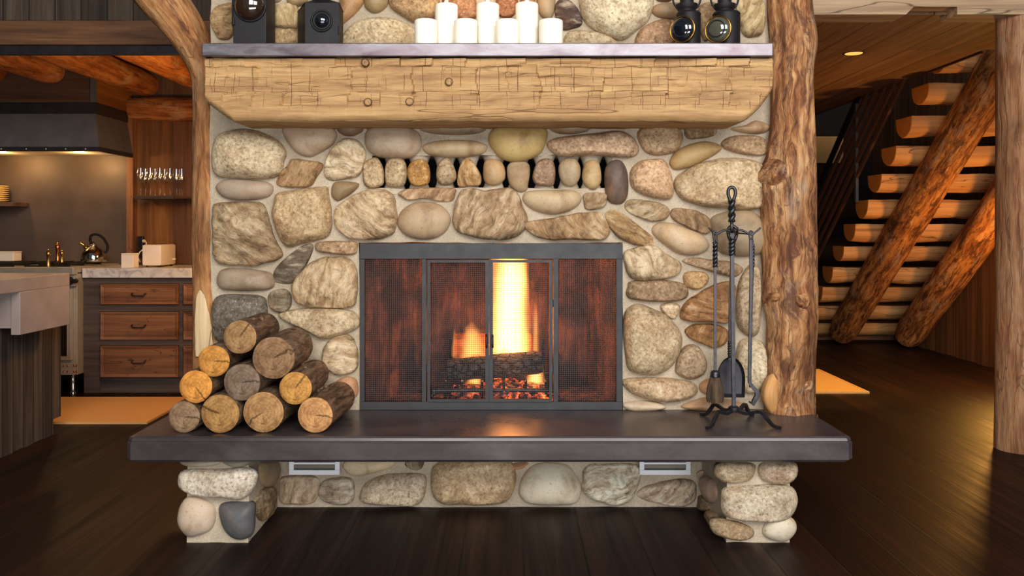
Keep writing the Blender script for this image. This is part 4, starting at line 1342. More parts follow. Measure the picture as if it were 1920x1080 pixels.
tag(MB().tube(pts, [0.048] + [0.054] * 6 + [0.057] * 7 + [0.048], n=28, jit=0.09, freq=26, seed=5).build('burning_log', M['char'], smooth=True, auto=50),
    'charred cracked log lying across the front of the grate', 'log')
a_, b_ = PX(852, 652, 4.28), PX(996, 650, 4.28)
m = MB()
m.roughbox(a_.x, b_.x, 4.24, 4.33, 0.585, ZW(628, 4.26), 0.02, 0.006, 20)
w = NT('burning_split_wood', 0.8, 0, 0.1)
n1 = w.noise(w.map(w.coord(), (0.3, 1, 1)), 26.0, 4, 0.6)
w.color(w.ramp(n1, [(0.3, RGB(92, 42, 20)), (0.7, RGB(190, 104, 50))]))
tag(m.build('split_log', w.m, smooth=True, auto=50), 'reddish split log burning at the back of the grate behind the charred log', 'log')

# bed of embers: nobody could count them
random.seed(11)
mb = MB()
for i in range(420):
    ex = random.gauss(XW(945, 4.15), 0.17)
    ey = random.uniform(4.0, 4.38)
    if abs(ex + 0.03) > 0.25: continue
    r = random.uniform(0.010, 0.026)
    h = FB + 0.004 + r * 0.5 + max(0, 0.045 * (1 - ((ex + 0.02) / 0.27) ** 2)) * random.random()
    bm = bmesh.new()
    bmesh.ops.create_icosphere(bm, subdivisions=1, radius=r)
    bb = len(mb.v)
    sc = Vector((random.uniform(.8, 1.3), random.uniform(.8, 1.3), random.uniform(.6, .9)))
    bm.verts.index_update()
    for v_ in bm.verts:
        j_ = 1 + random.uniform(-.2, .2)
        mb.v.append(Vector((ex + v_.co.x * sc.x * j_, ey + v_.co.y * sc.y * j_, h + v_.co.z * sc.z * j_))); mb.g.append(None)
    for f_ in bm.faces: mb.f.append(tuple(bb + q.index for q in f_.verts))
    bm.free()
w = NT('embers', 0.9, 0, 0.1)
n1 = w.noise(w.coord(), 22.0, 4, 0.65)
n2 = w.noise(w.coord(), 6.0, 2, 0.5)
w.color(w.ramp(n1, [(0.35, RGB(26, 20, 20)), (0.7, RGB(110, 98, 96))]))
w.set(w.b.inputs['Emission Color'], w.ramp(n1, [(0.42, (0.5, 0.02, 0.005, 1)), (0.58, (1.0, 0.10, 0.02, 1)), (0.72, (1.0, 0.35, 0.06, 1))]))
hot = w.math('MULTIPLY', w.ramp(n1, [(0.46, 0.0), (0.62, 1.0)]), w.ramp(n2, [(0.38, 0.1), (0.62, 1.0)]))
w.set(w.b.inputs['Emission Strength'], w.math('MULTIPLY', hot, 1.9))
e = mb.build('ember_bed', w.m, smooth=False)
tag(e, 'bed of glowing red embers and ash beneath the grate', 'embers', kind='stuff')

# flames: glowing gas, one volume each
def flame_mat(name, taper):
    m = bpy.data.materials.new(name)
    m.use_nodes = True
    t = m.node_tree; t.nodes.clear()
    W = NT.__new__(NT); W.m = m; W.t = t
    out = t.nodes.new('ShaderNodeOutputMaterial')
    em = t.nodes.new('ShaderNodeEmission')
    v = W.coord()
    off = W.vscale(W.n('ShaderNodeCombineXYZ', X=1.0, Y=0.5, Z=0.2).outputs[0], W.math('MULTIPLY', W.objinfo('Random'), 30.0))
    wob = W.noise(W.map(W.vadd(v, off), (1.0, 1.0, 1.6)), 1.5, 3, 0.55, out=1)
    sub = W.n('ShaderNodeVectorMath', operation='SUBTRACT'); t.links.new(wob, sub.inputs[0]); sub.inputs[1].default_value = (0.5, 0.5, 0.5)
    vv = W.vadd(v, W.vscale(sub.outputs[0], 0.55))
    sp = t.nodes.new('ShaderNodeSeparateXYZ'); t.links.new(vv, sp.inputs[0])
    d2 = W.math('ADD', W.math('POWER', W.math('ABSOLUTE', sp.outputs[0]), 2.0), W.math('POWER', W.math('ABSOLUTE', sp.outputs[1]), 2.0))
    hgt = W.math('MAXIMUM', sp.outputs[2], 0.0)
    R2 = W.math('MAXIMUM', W.math('SUBTRACT', 0.75, W.math('MULTIPLY', W.math('POWER', hgt, 1.3), taper)), 0.02)
    e = W.math('MAXIMUM', W.math('SUBTRACT', 1.0, W.math('DIVIDE', d2, R2)), 0.0)
    e = W.math('POWER', e, 2.2)
    fadeb = W.math('MINIMUM', W.math('MULTIPLY', hgt, 12.0), 1.0)
    fadet = W.math('MINIMUM', W.math('MAXIMUM', W.math('MULTIPLY', W.math('SUBTRACT', 1.0, sp.outputs[2]), 3.0), 0.0), 1.0)
    e = W.math('MULTIPLY', W.math('MULTIPLY', e, fadeb), fadet)
    t.links.new(W.math('MULTIPLY', e, W.math('MULTIPLY', W.objinfo('Alpha'), 100.0)), em.inputs['Strength'])
    t.links.new(W.objinfo('Color'), em.inputs['Color'])
    t.links.new(em.outputs[0], out.inputs['Volume'])
    try: m.cycles.volume_step_rate = 0.35
    except Exception: pass
    return m


M['flame'] = flame_mat('flame_gas', 0.72)
M['flame_column'] = flame_mat('flame_column_gas', 0.25)


def flame(px, pyb, pyt, halfw, Y, dep, k, label, lean=0.0, col=(1.0, 0.33, 0.07), mat='flame'):
    p0, p1 = PX(px, pyb, Y), PX(px, pyt, Y)
    H = p1.z - p0.z
    m = MB().lathe((0, 0, 0), [(0.0, 0.0), (1.0, 0.0), (1.0, 0.5), (0.9, 0.8), (0.7, 1.05), (0.0, 1.08)], 20)
    m.v = [Vector(v) for v in m.v]
    o = m.build('flame', M[mat], smooth=False, origin=(0, 0, 0))
    o.location = p0
    o.scale = (halfw * Y / F, dep, H)
    o.rotation_euler = (0, lean, 0)
    o.color = (*col, k)
    tag(o, label, 'flame')
    return o


flame(957, 676, 436, 50, 4.20, 0.075, 3.6, 'tall column of yellow white flame rising behind the door handles', mat='flame_column')
flame(930, 690, 520, 46, 4.21, 0.05, 0.16, 'faint orange flame licking upward around the tall flame column', 0.08)
flame(885, 672, 600, 36, 4.19, 0.045, 0.85, 'low yellow flame along the top of the charred log, beside the left door')
flame(1004, 668, 560, 11, 4.22, 0.03, 0.55, 'thin orange tongue of flame at the far end of the charred log')
flame(852, 672, 610, 9, 4.24, 0.03, 0.35, 'thin orange tongue of flame at the near left corner of the split log')
flame(1004, 722, 672, 26, 4.13, 0.05, 1.5, 'small bright flame curling under the end of the charred log')
flame(890, 722, 695, 26, 4.13, 0.04, 0.9, 'small yellow flame in the coals beneath the middle of the charred log')

# ------------------------------------------------------------------ firewood stack
FW = [  # centre px, py, radius px, front Y, end colour, label
    (345, 783, 30.0, 3.468, (150, 122, 92), 'small grey ended firewood log, outermost of the bottom row'),
    (413, 780, 36.5, 3.463, (176, 132, 78), 'golden brown ended firewood log, second from the kitchen end of the bottom row'),
    (494, 775, 38.5, 3.470, (182, 138, 90), 'large tan ended firewood log, third along the bottom row'),
    (591, 785, 34.0, 3.462, (206, 152, 98), 'firewood log with split pale end, bottom row and nearest the fire screen'),
    (367, 725, 31.0, 3.475, (226, 154, 72), 'bright orange ended firewood log, outermost of the second row'),
    (454, 717, 35.0, 3.475, (132, 112, 92), 'dark grey ended firewood log in the middle of the second row'),
    (554, 728, 31.0, 3.470, (206, 150, 78), 'yellow ended firewood log with a pale splinter, second row toward the fire screen'),
    (401, 677, 30.0, 3.480, (210, 146, 70), 'orange ended firewood log in the third row, kitchen side'),
    (513, 671, 40.0, 3.480, (150, 116, 84), 'thickest firewood log with a dark ringed end, high in the stack'),
    (450, 632, 31.5, 3.480, (168, 130, 86), 'topmost firewood log of the stack, knobbly bark'),
]
for i, (px, py, rp, Y, col, lab) in enumerate(FW):
    random.seed(i * 5 + 2)
    p = PX(px, py, Y)
    r = rp * Y / F
    if i < 4: p.z = 0.4645 + r * 1.005
    y1 = 3.835 + random.uniform(-0.015, 0.01)
    nseg = 22
    t = thing('firewood_log', (p.x, Y, p.z - r), lab, 'firewood', 'split firewood stacked on the hearth slab')
    pts, rad = [], []
    dx = 0.024 if i == 3 else random.uniform(-0.006, 0.010)
    for k in range(nseg + 1):
        u = k / nseg
        pts.append((p.x + dx * u, Y + (y1 - Y) * u, p.z + 0.0))
        rad.append(r * (0.985 if k in (0, nseg) else 1.0) * (1 - 0.03 * u))
    mb = MB().tube(pts, rad, n=40, jit=0.025, freq=8, seed=i * 3.3, caps=False)
    # bark ridges between the two cut ends
    nn = 40
    for k in range(1, nseg):
        cc = Vector(pts[k])
        for q in range(nn):
            v_ = mb.v[k * nn + q]
            a = 2 * math.pi * q / nn
            f_ = noise.noise(Vector((math.cos(a) * 6 + i, math.sin(a) * 6, k * 0.55))) + 0.7 * noise.noise(Vector((math.cos(a) * 14 + i, math.sin(a) * 14, k * 0.9)))
            mb.v[k * nn + q] = cc + (v_ - cc) * (1 + 0.035 * f_)
    mb.build('bark', M['bark'], t, smooth=True, auto=60)
    for row, sgn in ((0, -1), (nseg, 1)):
        edge = [mb.v[row * nn + q] for q in range(nn)]
        cc = Vector(pts[row])
        me = MB()
        rows = []
        for s_, dd in ((1.0, 0.0), (0.97, 0.003), (0.6, 0.004), (0.25, 0.004)):
            rows.append([cc + (v_ - cc) * s_ + Vector((0, sgn * (dd + 0.0015 * noise.noise(v_ * 30)), 0)) for v_ in edge])
        b0 = me.quadgrid(rows, closed_v=True)
        me.f.append(tuple(b0 + 3 * nn + q for q in range(nn)))
        eo = me.build('cut_end', M['end'], t, smooth=True, auto=60, origin=cc)
        eo.color = RGB(*col)
    if i in (3, 9, 6):
        for q in range(3):
            kk = random.uniform(0.25, 0.8)
            a = random.uniform(0.3, 2.4)
            bp = Vector((p.x + math.cos(a) * r * 0.95, Y + (y1 - Y) * kk, p.z + math.sin(a) * r * 0.95))
            dd = Vector((math.cos(a), 0, math.sin(a)))
            MB().tube([bp - dd * 0.01, bp + dd * 0.008, bp + dd * 0.011], [0.013, 0.009, 0.004], n=8, jit=0.2, seed=q).build('branch_stub', M['bark'], t, smooth=True)

# ------------------------------------------------------------------ fire tools
YT = 3.68
tx = XW(1376, YT)
def tz(py, Y=YT): return ZW(py, Y)
st = thing('fire_tool_stand', (tx, YT, 0.464), 'wrought iron fire tool stand with twisted ring handle and four curled feet', 'stand')
zh = tz(766)
feet = []
for (fx, fpy, fY) in ((1330, 804, 3.545), (1456, 804, 3.545), (1320, 781, 3.785), (1408, 781, 3.79)):
    f0 = Vector((tx, YT, zh))
    f1 = Vector((XW(fx, fY), fY, 0.470))
    mid = f0.lerp(f1, 0.62); mid.z = zh + 0.004
    kn = f0.lerp(f1, 0.78); kn.z = zh - 0.020
    tip = f1 + (f1 - f0).normalized() * 0.02
    pts = catmull([tuple(f0), tuple(f0.lerp(f1, 0.3) + Vector((0, 0, 0.002))), tuple(mid), tuple(kn), tuple(f0.lerp(f1, 0.92).xy) + (0.475,), (tip.x, tip.y, 0.4695)], 6)
    MB().tube(pts, 0.0075, n=8, square=0.8).build('leg', M['iron'], st, smooth=True, auto=40)
MB().lathe((tx, YT, zh - 0.012), [(0.022, 0), (0.024, 0.004), (0.024, 0.018), (0.014, 0.024)], 16).build('hub', M['iron'], st, smooth=True, auto=40)
zt0, zy, zl = tz(765), tz(437), tz(388)
xtop = XW(1372, YT)
def stem(z): return tx + (xtop - tx) * (z - zt0) / (zy - zt0)
pts = [(stem(zt0 + (zy - zt0) * k / 60), YT, zt0 + (zy - zt0) * k / 60) for k in range(61)]
MB().tube(pts, [0.0085] * 61, n=8, square=0.9).build('rod', M['iron'], st, smooth=True, auto=40)


def twisted(x, Y, z0, z1, r, turns, name, parent):
    m_ = MB()
    nn_ = 70
    for ph in (0, math.pi):
        pts_ = []
        for k in range(nn_ + 1):
            a = ph + turns * 2 * math.pi * k / nn_
            pts_.append((x + math.cos(a) * r * 0.55, Y + math.sin(a) * r * 0.55, z0 + (z1 - z0) * k / nn_))
        m_.tube(pts_, r * 0.68, n=8)
    return m_.build(name, M['iron'], parent, smooth=True)


def ring(x, Y, z0, w_, h_, r, name, parent, tilt=0.0):
    pts_ = []
    for k in range(25):
        a = -math.pi / 2 + 2 * math.pi * k / 24
        s_ = math.sin(a)
        wid = w_ * (0.5 + 0.5 * (1 + s_) / 2) * 0.9
        pts_.append((x + math.cos(a) * wid, Y + tilt * math.cos(a), z0 + h_ * (s_ + 1) / 2))
    return MB().tube(pts_, r, n=10).build(name, M['iron'], parent, smooth=True)


twisted(xtop, YT, tz(415), tz(374), 0.0135, 1.6, 'twisted_handle', st)
twisted(stem(tz(470)), YT, tz(478), tz(446), 0.0125, 2.2, 'twisted_collar', st)
MB().tube([(xtop, YT, tz(440)), (xtop, YT, tz(412))], 0.0075, n=8).build('neck', M['iron'], st, smooth=True)
ring(xtop, YT, tz(378), 0.0225, tz(351) - tz(378), 0.0075, 'ring', st)
zarm = tz(434)
for (ex, ey) in ((-0.092, -0.012), (0.108, -0.012), (0.0, -0.085), (0.03, 0.085)):
    d = Vector((ex, ey, 0)); L = d.length
    pts = catmull([(xtop, YT, zarm), (xtop + ex * 0.35, YT + ey * 0.35, zarm + 0.006), (xtop + ex * 0.72, YT + ey * 0.72, zarm - 0.012), (xtop + ex * 0.85, YT + ey * 0.85, zarm - 0.008), (xtop + ex * 1.12, YT + ey * 1.12, zarm + 0.016)], 6)
    MB().tube(pts, [0.005] * (len(pts) - 6) + [0.004] * 6, n=8).build('hook_arm', M['iron'], st, smooth=True)

# broom (hangs on the arm toward the screen)
bx, by = xtop - 0.074, YT - 0.010
br_ = thing('hearth_broom', (bx, by, tz(755)), 'small dark bristled hearth broom hanging on the tool stand', 'broom', 'fire tools hanging on the stand')
ring(bx, by, zarm - 0.052, 0.010, 0.054, 0.0042, 'hanging_loop', br_, tilt=0.0)
twisted(bx, by, tz(500), tz(455), 0.0095, 3, 'twisted_grip', br_)
MB().tube([(bx, by, tz(455)), (bx, by, zarm - 0.05)], 0.006, n=8).build('neck', M['iron'], br_, smooth=True)
MB().tube([(bx, by, tz(698)), (bx, by, tz(500))], 0.006, n=8, square=0.9).build('shaft', M['iron'], br_, smooth=True, auto=40)
zb0 = tz(753)
m = MB()
prof_ = [(0.032, 0.022, 0.0), (0.036, 0.024, 0.02), (0.033, 0.022, 0.06), (0.024, 0.018, 0.095), (0.020, 0.016, 0.113)]
rows = [[(bx + math.cos(2 * math.pi * k / 28) * a * (1 + 0.10 * math.sin(k * 7.3)), by + math.sin(2 * math.pi * k / 28) * b2 * (1 + 0.1 * math.sin(k * 5.1)), zb0 + h + (0.004 * math.sin(k * 9.7) if h == 0 else 0)) for k in range(28)] for a, b2, h in prof_]
b0 = m.quadgrid(rows, closed_v=True)
m.f.append(tuple(b0 + k for k in range(28)))
m.build('bristles', M['bristle'], br_, grain='z')
MB().lathe((bx, by, zb0 + 0.108), [(0.021, 0), (0.022, 0.006), (0.020, 0.012), (0.021, 0.018), (0.016, 0.026), (0.006, 0.03)], 18).build('ferrule', M['iron'], br_, smooth=True, auto=50)

# shovel (hangs behind the rod)
hx_, hy_ = XW(1371, 3.745), 3.745
sh = thing('hearth_shovel', (hx_, hy_, ZW(745, hy_)), 'round backed iron hearth shovel hanging behind the stand rod', 'shovel', 'fire tools hanging on the stand')
ring(hx_, hy_ - 0.02, ZW(455, hy_), 0.027, ZW(424, hy_) - ZW(455, hy_), 0.0075, 'hanging_loop', sh)
MB().tube([(hx_ - 0.008, hy_, ZW(676, hy_)), (hx_ - 0.004, hy_, ZW(560, hy_)), (hx_, hy_ - 0.018, ZW(452, hy_))], 0.0062, n=8, square=0.9).build('shaft', M['iron'], sh, smooth=True, auto=40)
twisted(hx_ - 0.007, hy_, ZW(668, hy_), ZW(640, hy_), 0.0075, 3, 'twisted_grip', sh)
m = MB()
bxc, zb0, zb1 = XW(1369, hy_), ZW(744, hy_), ZW(668, hy_)
hw = 26.5 * hy_ / F
top = []
for k in range(13):
    a = math.pi * k / 12
    top.append((bxc + math.cos(a) * hw, zb0 + (zb1 - zb0) * (0.45 + 0.55 * math.sin(a))))
outl_ = [(bxc - hw * 0.96, zb0), (bxc + hw * 0.96, zb0)] + top
c_ = Vector((bxc, hy_, (zb0 + zb1) / 2))
rows = []
for s_, dy in ((1.0, -0.016), (0.98, -0.010), (0.86, 0.006), (0.5, 0.009), (0.2, 0.010)):
    rows.append([Vector((c_.x + (x - c_.x) * s_, hy_ + dy, c_.z + (z - c_.z) * s_)) for x, z in outl_])
for s_, dy in ((0.2, 0.0125), (0.5, 0.0115), (0.86, 0.0085), (1.0, -0.0135)):
    rows.append([Vector((c_.x + (x - c_.x) * s_, hy_ + dy, c_.z + (z - c_.z) * s_)) for x, z in outl_])
rows.append(rows[0])
b0 = m.quadgrid(rows, closed_v=True)
nn = len(outl_)
m.f.append(tuple(b0 + 4 * nn + k for k in range(nn)))
m.f.append(tuple(b0 + 5 * nn + k for k in range(nn)))
M['shovel'] = plain('shovel_steel', RGB(66, 63, 66), 0.45, 0.6, 0.5, 0.3, 16)
m.build('blade', M['shovel'], sh, smooth=True, auto=35)

# poker with a hooked foot
pxk, pyk = xtop + 0.080, YT - 0.010
pk = thing('fire_poker', (pxk, pyk, tz(753)), 'flat bar iron poker with a hooked foot hanging on the stand', 'poker', 'fire tools hanging on the stand')
ring(pxk, pyk, zarm - 0.040, 0.010, 0.042, 0.0042, 'hanging_loop', pk)
pts = [(pxk, pyk, zarm - 0.036), (pxk + 0.002, pyk, tz(520)), (pxk - 0.006, pyk, tz(700)), (pxk - 0.006, pyk, tz(716)), (pxk + 0.006, pyk, tz(724)), (pxk + 0.026, pyk, tz(733)), (pxk + 0.027, pyk, tz(741)), (pxk + 0.006, pyk, tz(757)), (pxk - 0.008, pyk, tz(752))]
MB().tube(pts, [0.0075] * 3 + [0.008] * 2 + [0.010, 0.0105, 0.0095, 0.004], n=8, square=0.8).build('bar', M['iron'], pk, smooth=True, auto=45)
# second, slimmer tool behind the poker
qx, qy = xtop + 0.100, YT + 0.03
pk2 = thing('log_rake', (qx, qy, tz(740)), 'slim iron rod with a twisted top hanging just behind the poker', 'rake', 'fire tools hanging on the stand')
twisted(qx, qy, ZW(500, qy), ZW(462, qy), 0.0065, 3, 'twisted_grip', pk2)
MB().lathe((qx, qy, ZW(463, qy)), [(0.004, 0), (0.007, 0.006), (0.006, 0.014), (0.0, 0.018)], 12).build('knob', M['iron'], pk2, smooth=True)
MB().tube([(qx, qy, ZW(455, qy)), (qx - 0.004, qy, ZW(440, qy)), (xtop + 0.02, YT + 0.062, zarm - 0.004)], 0.0035, n=6).build('hanging_loop', M['iron'], pk2, smooth=True)
MB().tube([(qx, qy, ZW(500, qy)), (qx - 0.012, qy, ZW(700, qy)), (qx - 0.012, qy, ZW(726, qy))], 0.0045, n=8).build('rod', M['iron'], pk2, smooth=True)

# ------------------------------------------------------------------ mantel shelf: candles and antique lamps
CAND = [  # px centre, half width, top py, Y
    (798.5, 21.5, 33, 3.70, 'short cream pillar candle, outermost beside the square black lamp'),
    (837, 21.5, 3.5, 3.775, 'tall cream pillar candle between the first two short candles from the square lamp'),
    (873, 22, 33, 3.70, 'short cream pillar candle between the tall middle candle and the tall one nearer the lamps'),
    (914.5, 21.5, 2.5, 3.775, 'tall cream pillar candle with glowing flame in the middle of the candle row'),
    (951, 22.5, 33.5, 3.70, 'short cream pillar candle just before the tall candle nearer the railway lanterns'),
    (988, 21.5, 1.5, 3.775, 'tall cream pillar candle nearer the railway lanterns'),
    (1033, 22.5, 33, 3.70, 'short cream pillar candle at the end of the row nearest the railway lanterns'),
]
for i, (px, hw, pt, Y, lab) in enumerate(CAND):
    x, r = XW(px, Y), hw * Y / F
    z1 = ZW(pt, Y - r)
    H = z1 - HZ1
    t = thing('pillar_candle', (x, Y, HZ1), lab, 'candle', 'cream pillar candles on the mantel shelf')
    MB().lathe((x, Y, HZ1), [(0.0, 0.0), (r, 0.0), (r, H - 0.006), (r - 0.002, H - 0.002), (r - 0.006, H), (r - 0.012, H - 0.004), (r * 0.5, H - 0.010), (0.0, H - 0.011)], 40).build('wax_body', M['wax'], t, smooth=True, auto=40)
    MB().tube([(x, Y, HZ1 + H - 0.012), (x + 0.001, Y, HZ1 + H + 0.004)], 0.0015, n=6).build('wick', M['black'], t)
    if pt < 10:
        fz = HZ1 + H - 0.002
        MB().lathe((x, Y, fz), [(0.0, 0.0), (0.006, 0.006), (0.0075, 0.014), (0.005, 0.028), (0.0, 0.045)], 14).build('flame', M['candle_flame'], t, smooth=True)
        point('candle_glow', (x, Y, fz + 0.075), 0.16, (1.0, 0.6, 0.25), 0.012)


def disc_lens(c, r, bul, axis, name, mat, parent, n=32):
    """glass bulging along axis (unit vector) from the centre c"""
    ax = Vector(axis).normalized()
    u = ax.cross(Vector((0, 0, 1))).normalized()
    v = u.cross(ax)
    m_ = MB()
    rows_ = []
    for k in range(11):
        th = math.pi / 2 * k / 10.3
        rows_.append([Vector(c) + (u * math.cos(2 * math.pi * q / n) + v * math.sin(2 * math.pi * q / n)) * r * math.cos(th) + ax * bul * math.sin(th) for q in range(n)])
    b_ = m_.quadgrid(rows_, closed_v=True)
    m_.f.append(tuple(b_ + q for q in reversed(range(n))))
    m_.f.append(tuple(b_ + 10 * n + q for q in range(n)))
    return m_.build(name, mat, parent, smooth=True, auto=70)


def hoop(c, r, tr_, axis, name, mat, parent, n=36):
    ax = Vector(axis).normalized()
    u = ax.cross(Vector((0, 0, 1))).normalized()
    v = u.cross(ax)
    rows_ = []
    for q in range(n):
        a = 2 * math.pi * q / n
        d = u * math.cos(a) + v * math.sin(a)
        rows_.append([Vector(c) + d * (r + tr_ * math.cos(2 * math.pi * k / 8)) + ax * tr_ * math.sin(2 * math.pi * k / 8) for k in range(8)])
    m_ = MB()
    m_.quadgrid(rows_, closed_u=True, closed_v=True)
    return m_.build(name, mat, parent, smooth=True)


# big lens lamp
Yb = 3.70
x0, x1 = XW(437, Yb), XW(498.5, Yb)
l1 = thing('signal_lamp', ((x0 + x1) / 2, Yb + 0.075, HZ1), 'square black antique lamp with a huge bulging amber glass lens', 'lamp')
z1 = ZW(-48, Yb)
MB().rbox(x0, x1, Yb, Yb + 0.15, HZ1, z1, 0.003).build('body', M['lamp_metal'], l1)
lc = (XW(469.5, Yb), Yb - 0.006, ZW(11, Yb))
lr = 29 * Yb / F
hoop(lc, lr, 0.004, (0, -1, 0), 'lens_ring', M['lamp_metal'], l1)
disc_lens(lc, lr * 0.97, 0.045, (0, -1, 0), 'lens', M['amber_lens'], l1)
MB().rbox(x0 - 0.018, x0, Yb + 0.035, Yb + 0.11, ZW(46, Yb), z1 - 0.03, 0.003).build('slide_rail', M['lamp_metal'], l1)
MB().rbox(x0 - 0.012, x0, Yb + 0.04, Yb + 0.10, ZW(59, Yb), ZW(46, Yb), 0.003).build('slide_foot', M['lamp_metal'], l1)
for py in (41, -20):
    MB().lathe((x0 + 0.004, Yb - 0.004, ZW(py + 6, Yb)), [(0.006, 0), (0.006, 0.03)], 10).build('hinge', M['lamp_metal'], l1, smooth=True, auto=40)
MB().box(x0 + 0.008, x0 + 0.0092, Yb - 0.002, Yb + 0.002, HZ1 + 0.004, z1 - 0.01).build('door_edge', M['black'], l1)
MB().lathe(((x0 + x1) / 2, Yb + 0.075, z1), [(0.055, 0), (0.055, 0.02), (0.045, 0.04), (0.045, 0.09), (0.06, 0.10), (0.06, 0.11), (0.0, 0.14)], 24).build('chimney_cap', M['lamp_metal'], l1, smooth=True, auto=40)

# small lens lamp, turned so that one side shows
Yb = 3.69
x0, x1 = XW(572, Yb), XW(635, Yb)
z1 = ZW(5, Yb)
l2 = thing('lantern_box', ((x0 + x1) / 2, Yb + 0.08, HZ1), 'square black tin lamp with a small round lens and a row of vent holes', 'lamp')
xs0 = XW(558, Yb + 0.16) 
m = MB()
poly = [(x0, Yb), (x1, Yb), (x1 - 0.012, Yb + 0.16), (xs0, Yb + 0.16)]
b0 = m.quadgrid([[(x, y, z) for x, y in poly] for z in (HZ1, z1)], closed_v=True)
apex = ((x0 + x1) / 2 - 0.02, Yb + 0.08, ZW(-12, Yb))
rim = [(x + (apex[0] - x) * -0.03, y + (apex[1] - y) * -0.03, z1) for x, y in poly]
b1 = m.quadgrid([rim, [(x + (apex[0] - x) * 0.55, y + (apex[1] - y) * 0.55, ZW(-6, Yb)) for x, y in poly]], closed_v=True)
m.f.append(tuple(b1 + k for k in range(4)))
m.f.append(tuple(b1 + 4 + k for k in range(4)))
m.f.append(tuple(b0 + k for k in range(4)))
m.build('body', M['lamp_metal'], l2)
MB().lathe((apex[0], apex[1], ZW(-6, Yb)), [(0.04, 0), (0.04, 0.05), (0.05, 0.055), (0.0, 0.08)], 20).build('chimney_cap', M['lamp_metal'], l2, smooth=True, auto=40)
lc = Vector((XW(603.5, Yb), Yb, ZW(39.5, Yb)))
hoop(lc + Vector((0, -0.004, 0)), 19 * Yb / F, 0.0045, (0, -1, 0), 'lens_ring', M['lamp_metal'], l2)
hoop(lc + Vector((0, -0.003, 0)), 15 * Yb / F, 0.006, (0, -1, 0), 'lens_collar', M['lamp_metal'], l2)
disc_lens(lc + Vector((0, -0.003, 0)), 13 * Yb / F, 0.022, (0, -1, 0), 'lens', M['dark_lens'], l2)
m = MB()
for k in range(11):
    m.lathe((x0 + 0.008 + k * (x1 - x0 - 0.02) / 10, Yb - 0.0006, HZ1 + 0.013 - 0.0008 * k), [(0.0022, 0), (0.0022, 0.001)], 8, axis='y')
m.build('vent_holes', M['void'], l2)
MB().lathe((x1 + 0.001, Yb - 0.001, ZW(64, Yb)), [(0.004, 0), (0.004, 0.038)], 8).build('hinge', M['lamp_metal'], l2, smooth=True, auto=40)


def rail_lantern(pxl, pxr, pxc, lensc, lens_r, mat, label):
    Y = 3.74
    x0, x1 = XW(pxl, Y), XW(pxr, Y)
    zt_ = ZW(26, Y)
    xc = (x0 + x1) / 2
    t = thing('railway_lantern', (xc, Y, HZ1), label, 'lantern', 'black railway lanterns on the mantel shelf')
    R = (x1 - x0) / 2
    m_ = MB().lathe((xc, Y, HZ1), [(0, 0), (R, 0), (R, 0.004), (R * 0.97, 0.008), (R * 0.97, zt_ - HZ1 - 0.006), (R, zt_ - HZ1 - 0.002), (R * 0.9, zt_ - HZ1 + 0.006), (R * 0.62, zt_ - HZ1 + 0.010)], 28)
    m_.build('body', M['lamp_metal'], t, smooth=True, auto=30)
    zc = ZW(26, Y)
    MB().lathe((xc - 0.008, Y, zc), [(0.036, 0.0), (0.036, 0.012), (0.040, 0.018), (0.046, 0.026), (0.048, 0.040), (0.030, 0.045), (0.030, 0.10), (0.05, 0.105), (0.05, 0.115), (0.0, 0.14)], 26).build('chimney_cap', M['lamp_metal'], t, smooth=True, auto=35)
    # bail handle: arc rising from both sides of the cap
    for s_ in (-1, 1):
        pts_ = catmull([(xc - 0.008 + s_ * 0.032, Y, zc + 0.016), (xc - 0.008 + s_ * 0.050, Y, zc + 0.034), (xc - 0.008 + s_ * 0.060, Y, zc + 0.060), (xc - 0.008 + s_ * 0.062, Y, zc + 0.10)], 5)
        MB().tube(pts_, 0.0045, n=8).build('handle', M['lamp_metal'], t, smooth=True)
    ax = Vector((-0.62, -1, 0)).normalized()
    lc_ = PX(lensc[0], lensc[1], Y - 0.075)
    r_ = lens_r * (Y - 0.075) / F
    base_ = lc_ - ax * 0.05
    rows_ = []
    u = ax.cross(Vector((0, 0, 1))).normalized(); v_ = u.cross(ax)
    for d_, rr in ((0.0, r_ * 0.75), (0.02, r_ * 0.9), (0.04, r_ * 1.02), (0.048, r_ * 1.04)):
        rows_.append([base_ + ax * d_ + (u * math.cos(2 * math.pi * q / 32) + v_ * math.sin(2 * math.pi * q / 32)) * rr for q in range(32)])
    m_ = MB(); m_.quadgrid(rows_, closed_v=True)
    m_.build('lens_hood', M['lamp_metal'], t, smooth=True, auto=50)
    hoop(lc_, r_, 0.004, ax, 'lens_ring', M['brass'], t)
    disc_lens(lc_ - ax * 0.004, r_ * 0.96, 0.028, ax, 'lens', mat, t)
    hoop(lc_ + ax * 0.018, r_ * 0.62, 0.003, ax, 'inner_ring', M['lamp_metal'], t)
    return t


t = rail_lantern(1268, 1314, 1290, (1279, 55), 24, M['dark_lens'], 'black railway lantern with dark blue lens and a small brass catch on top')
p = PX(1300, 26, 3.70)
MB().lathe((p.x, p.y, p.z - 0.006), [(0.0, 0), (0.006, 0.002), (0.007, 0.010), (0.0, 0.016)], 12).build('brass_catch', M['gold'], t, smooth=True)
rail_lantern(1336, 1388, 1360, (1346, 55), 24.5, M['green_lens'], 'black railway lantern with grey green lens, nearest the burled log')

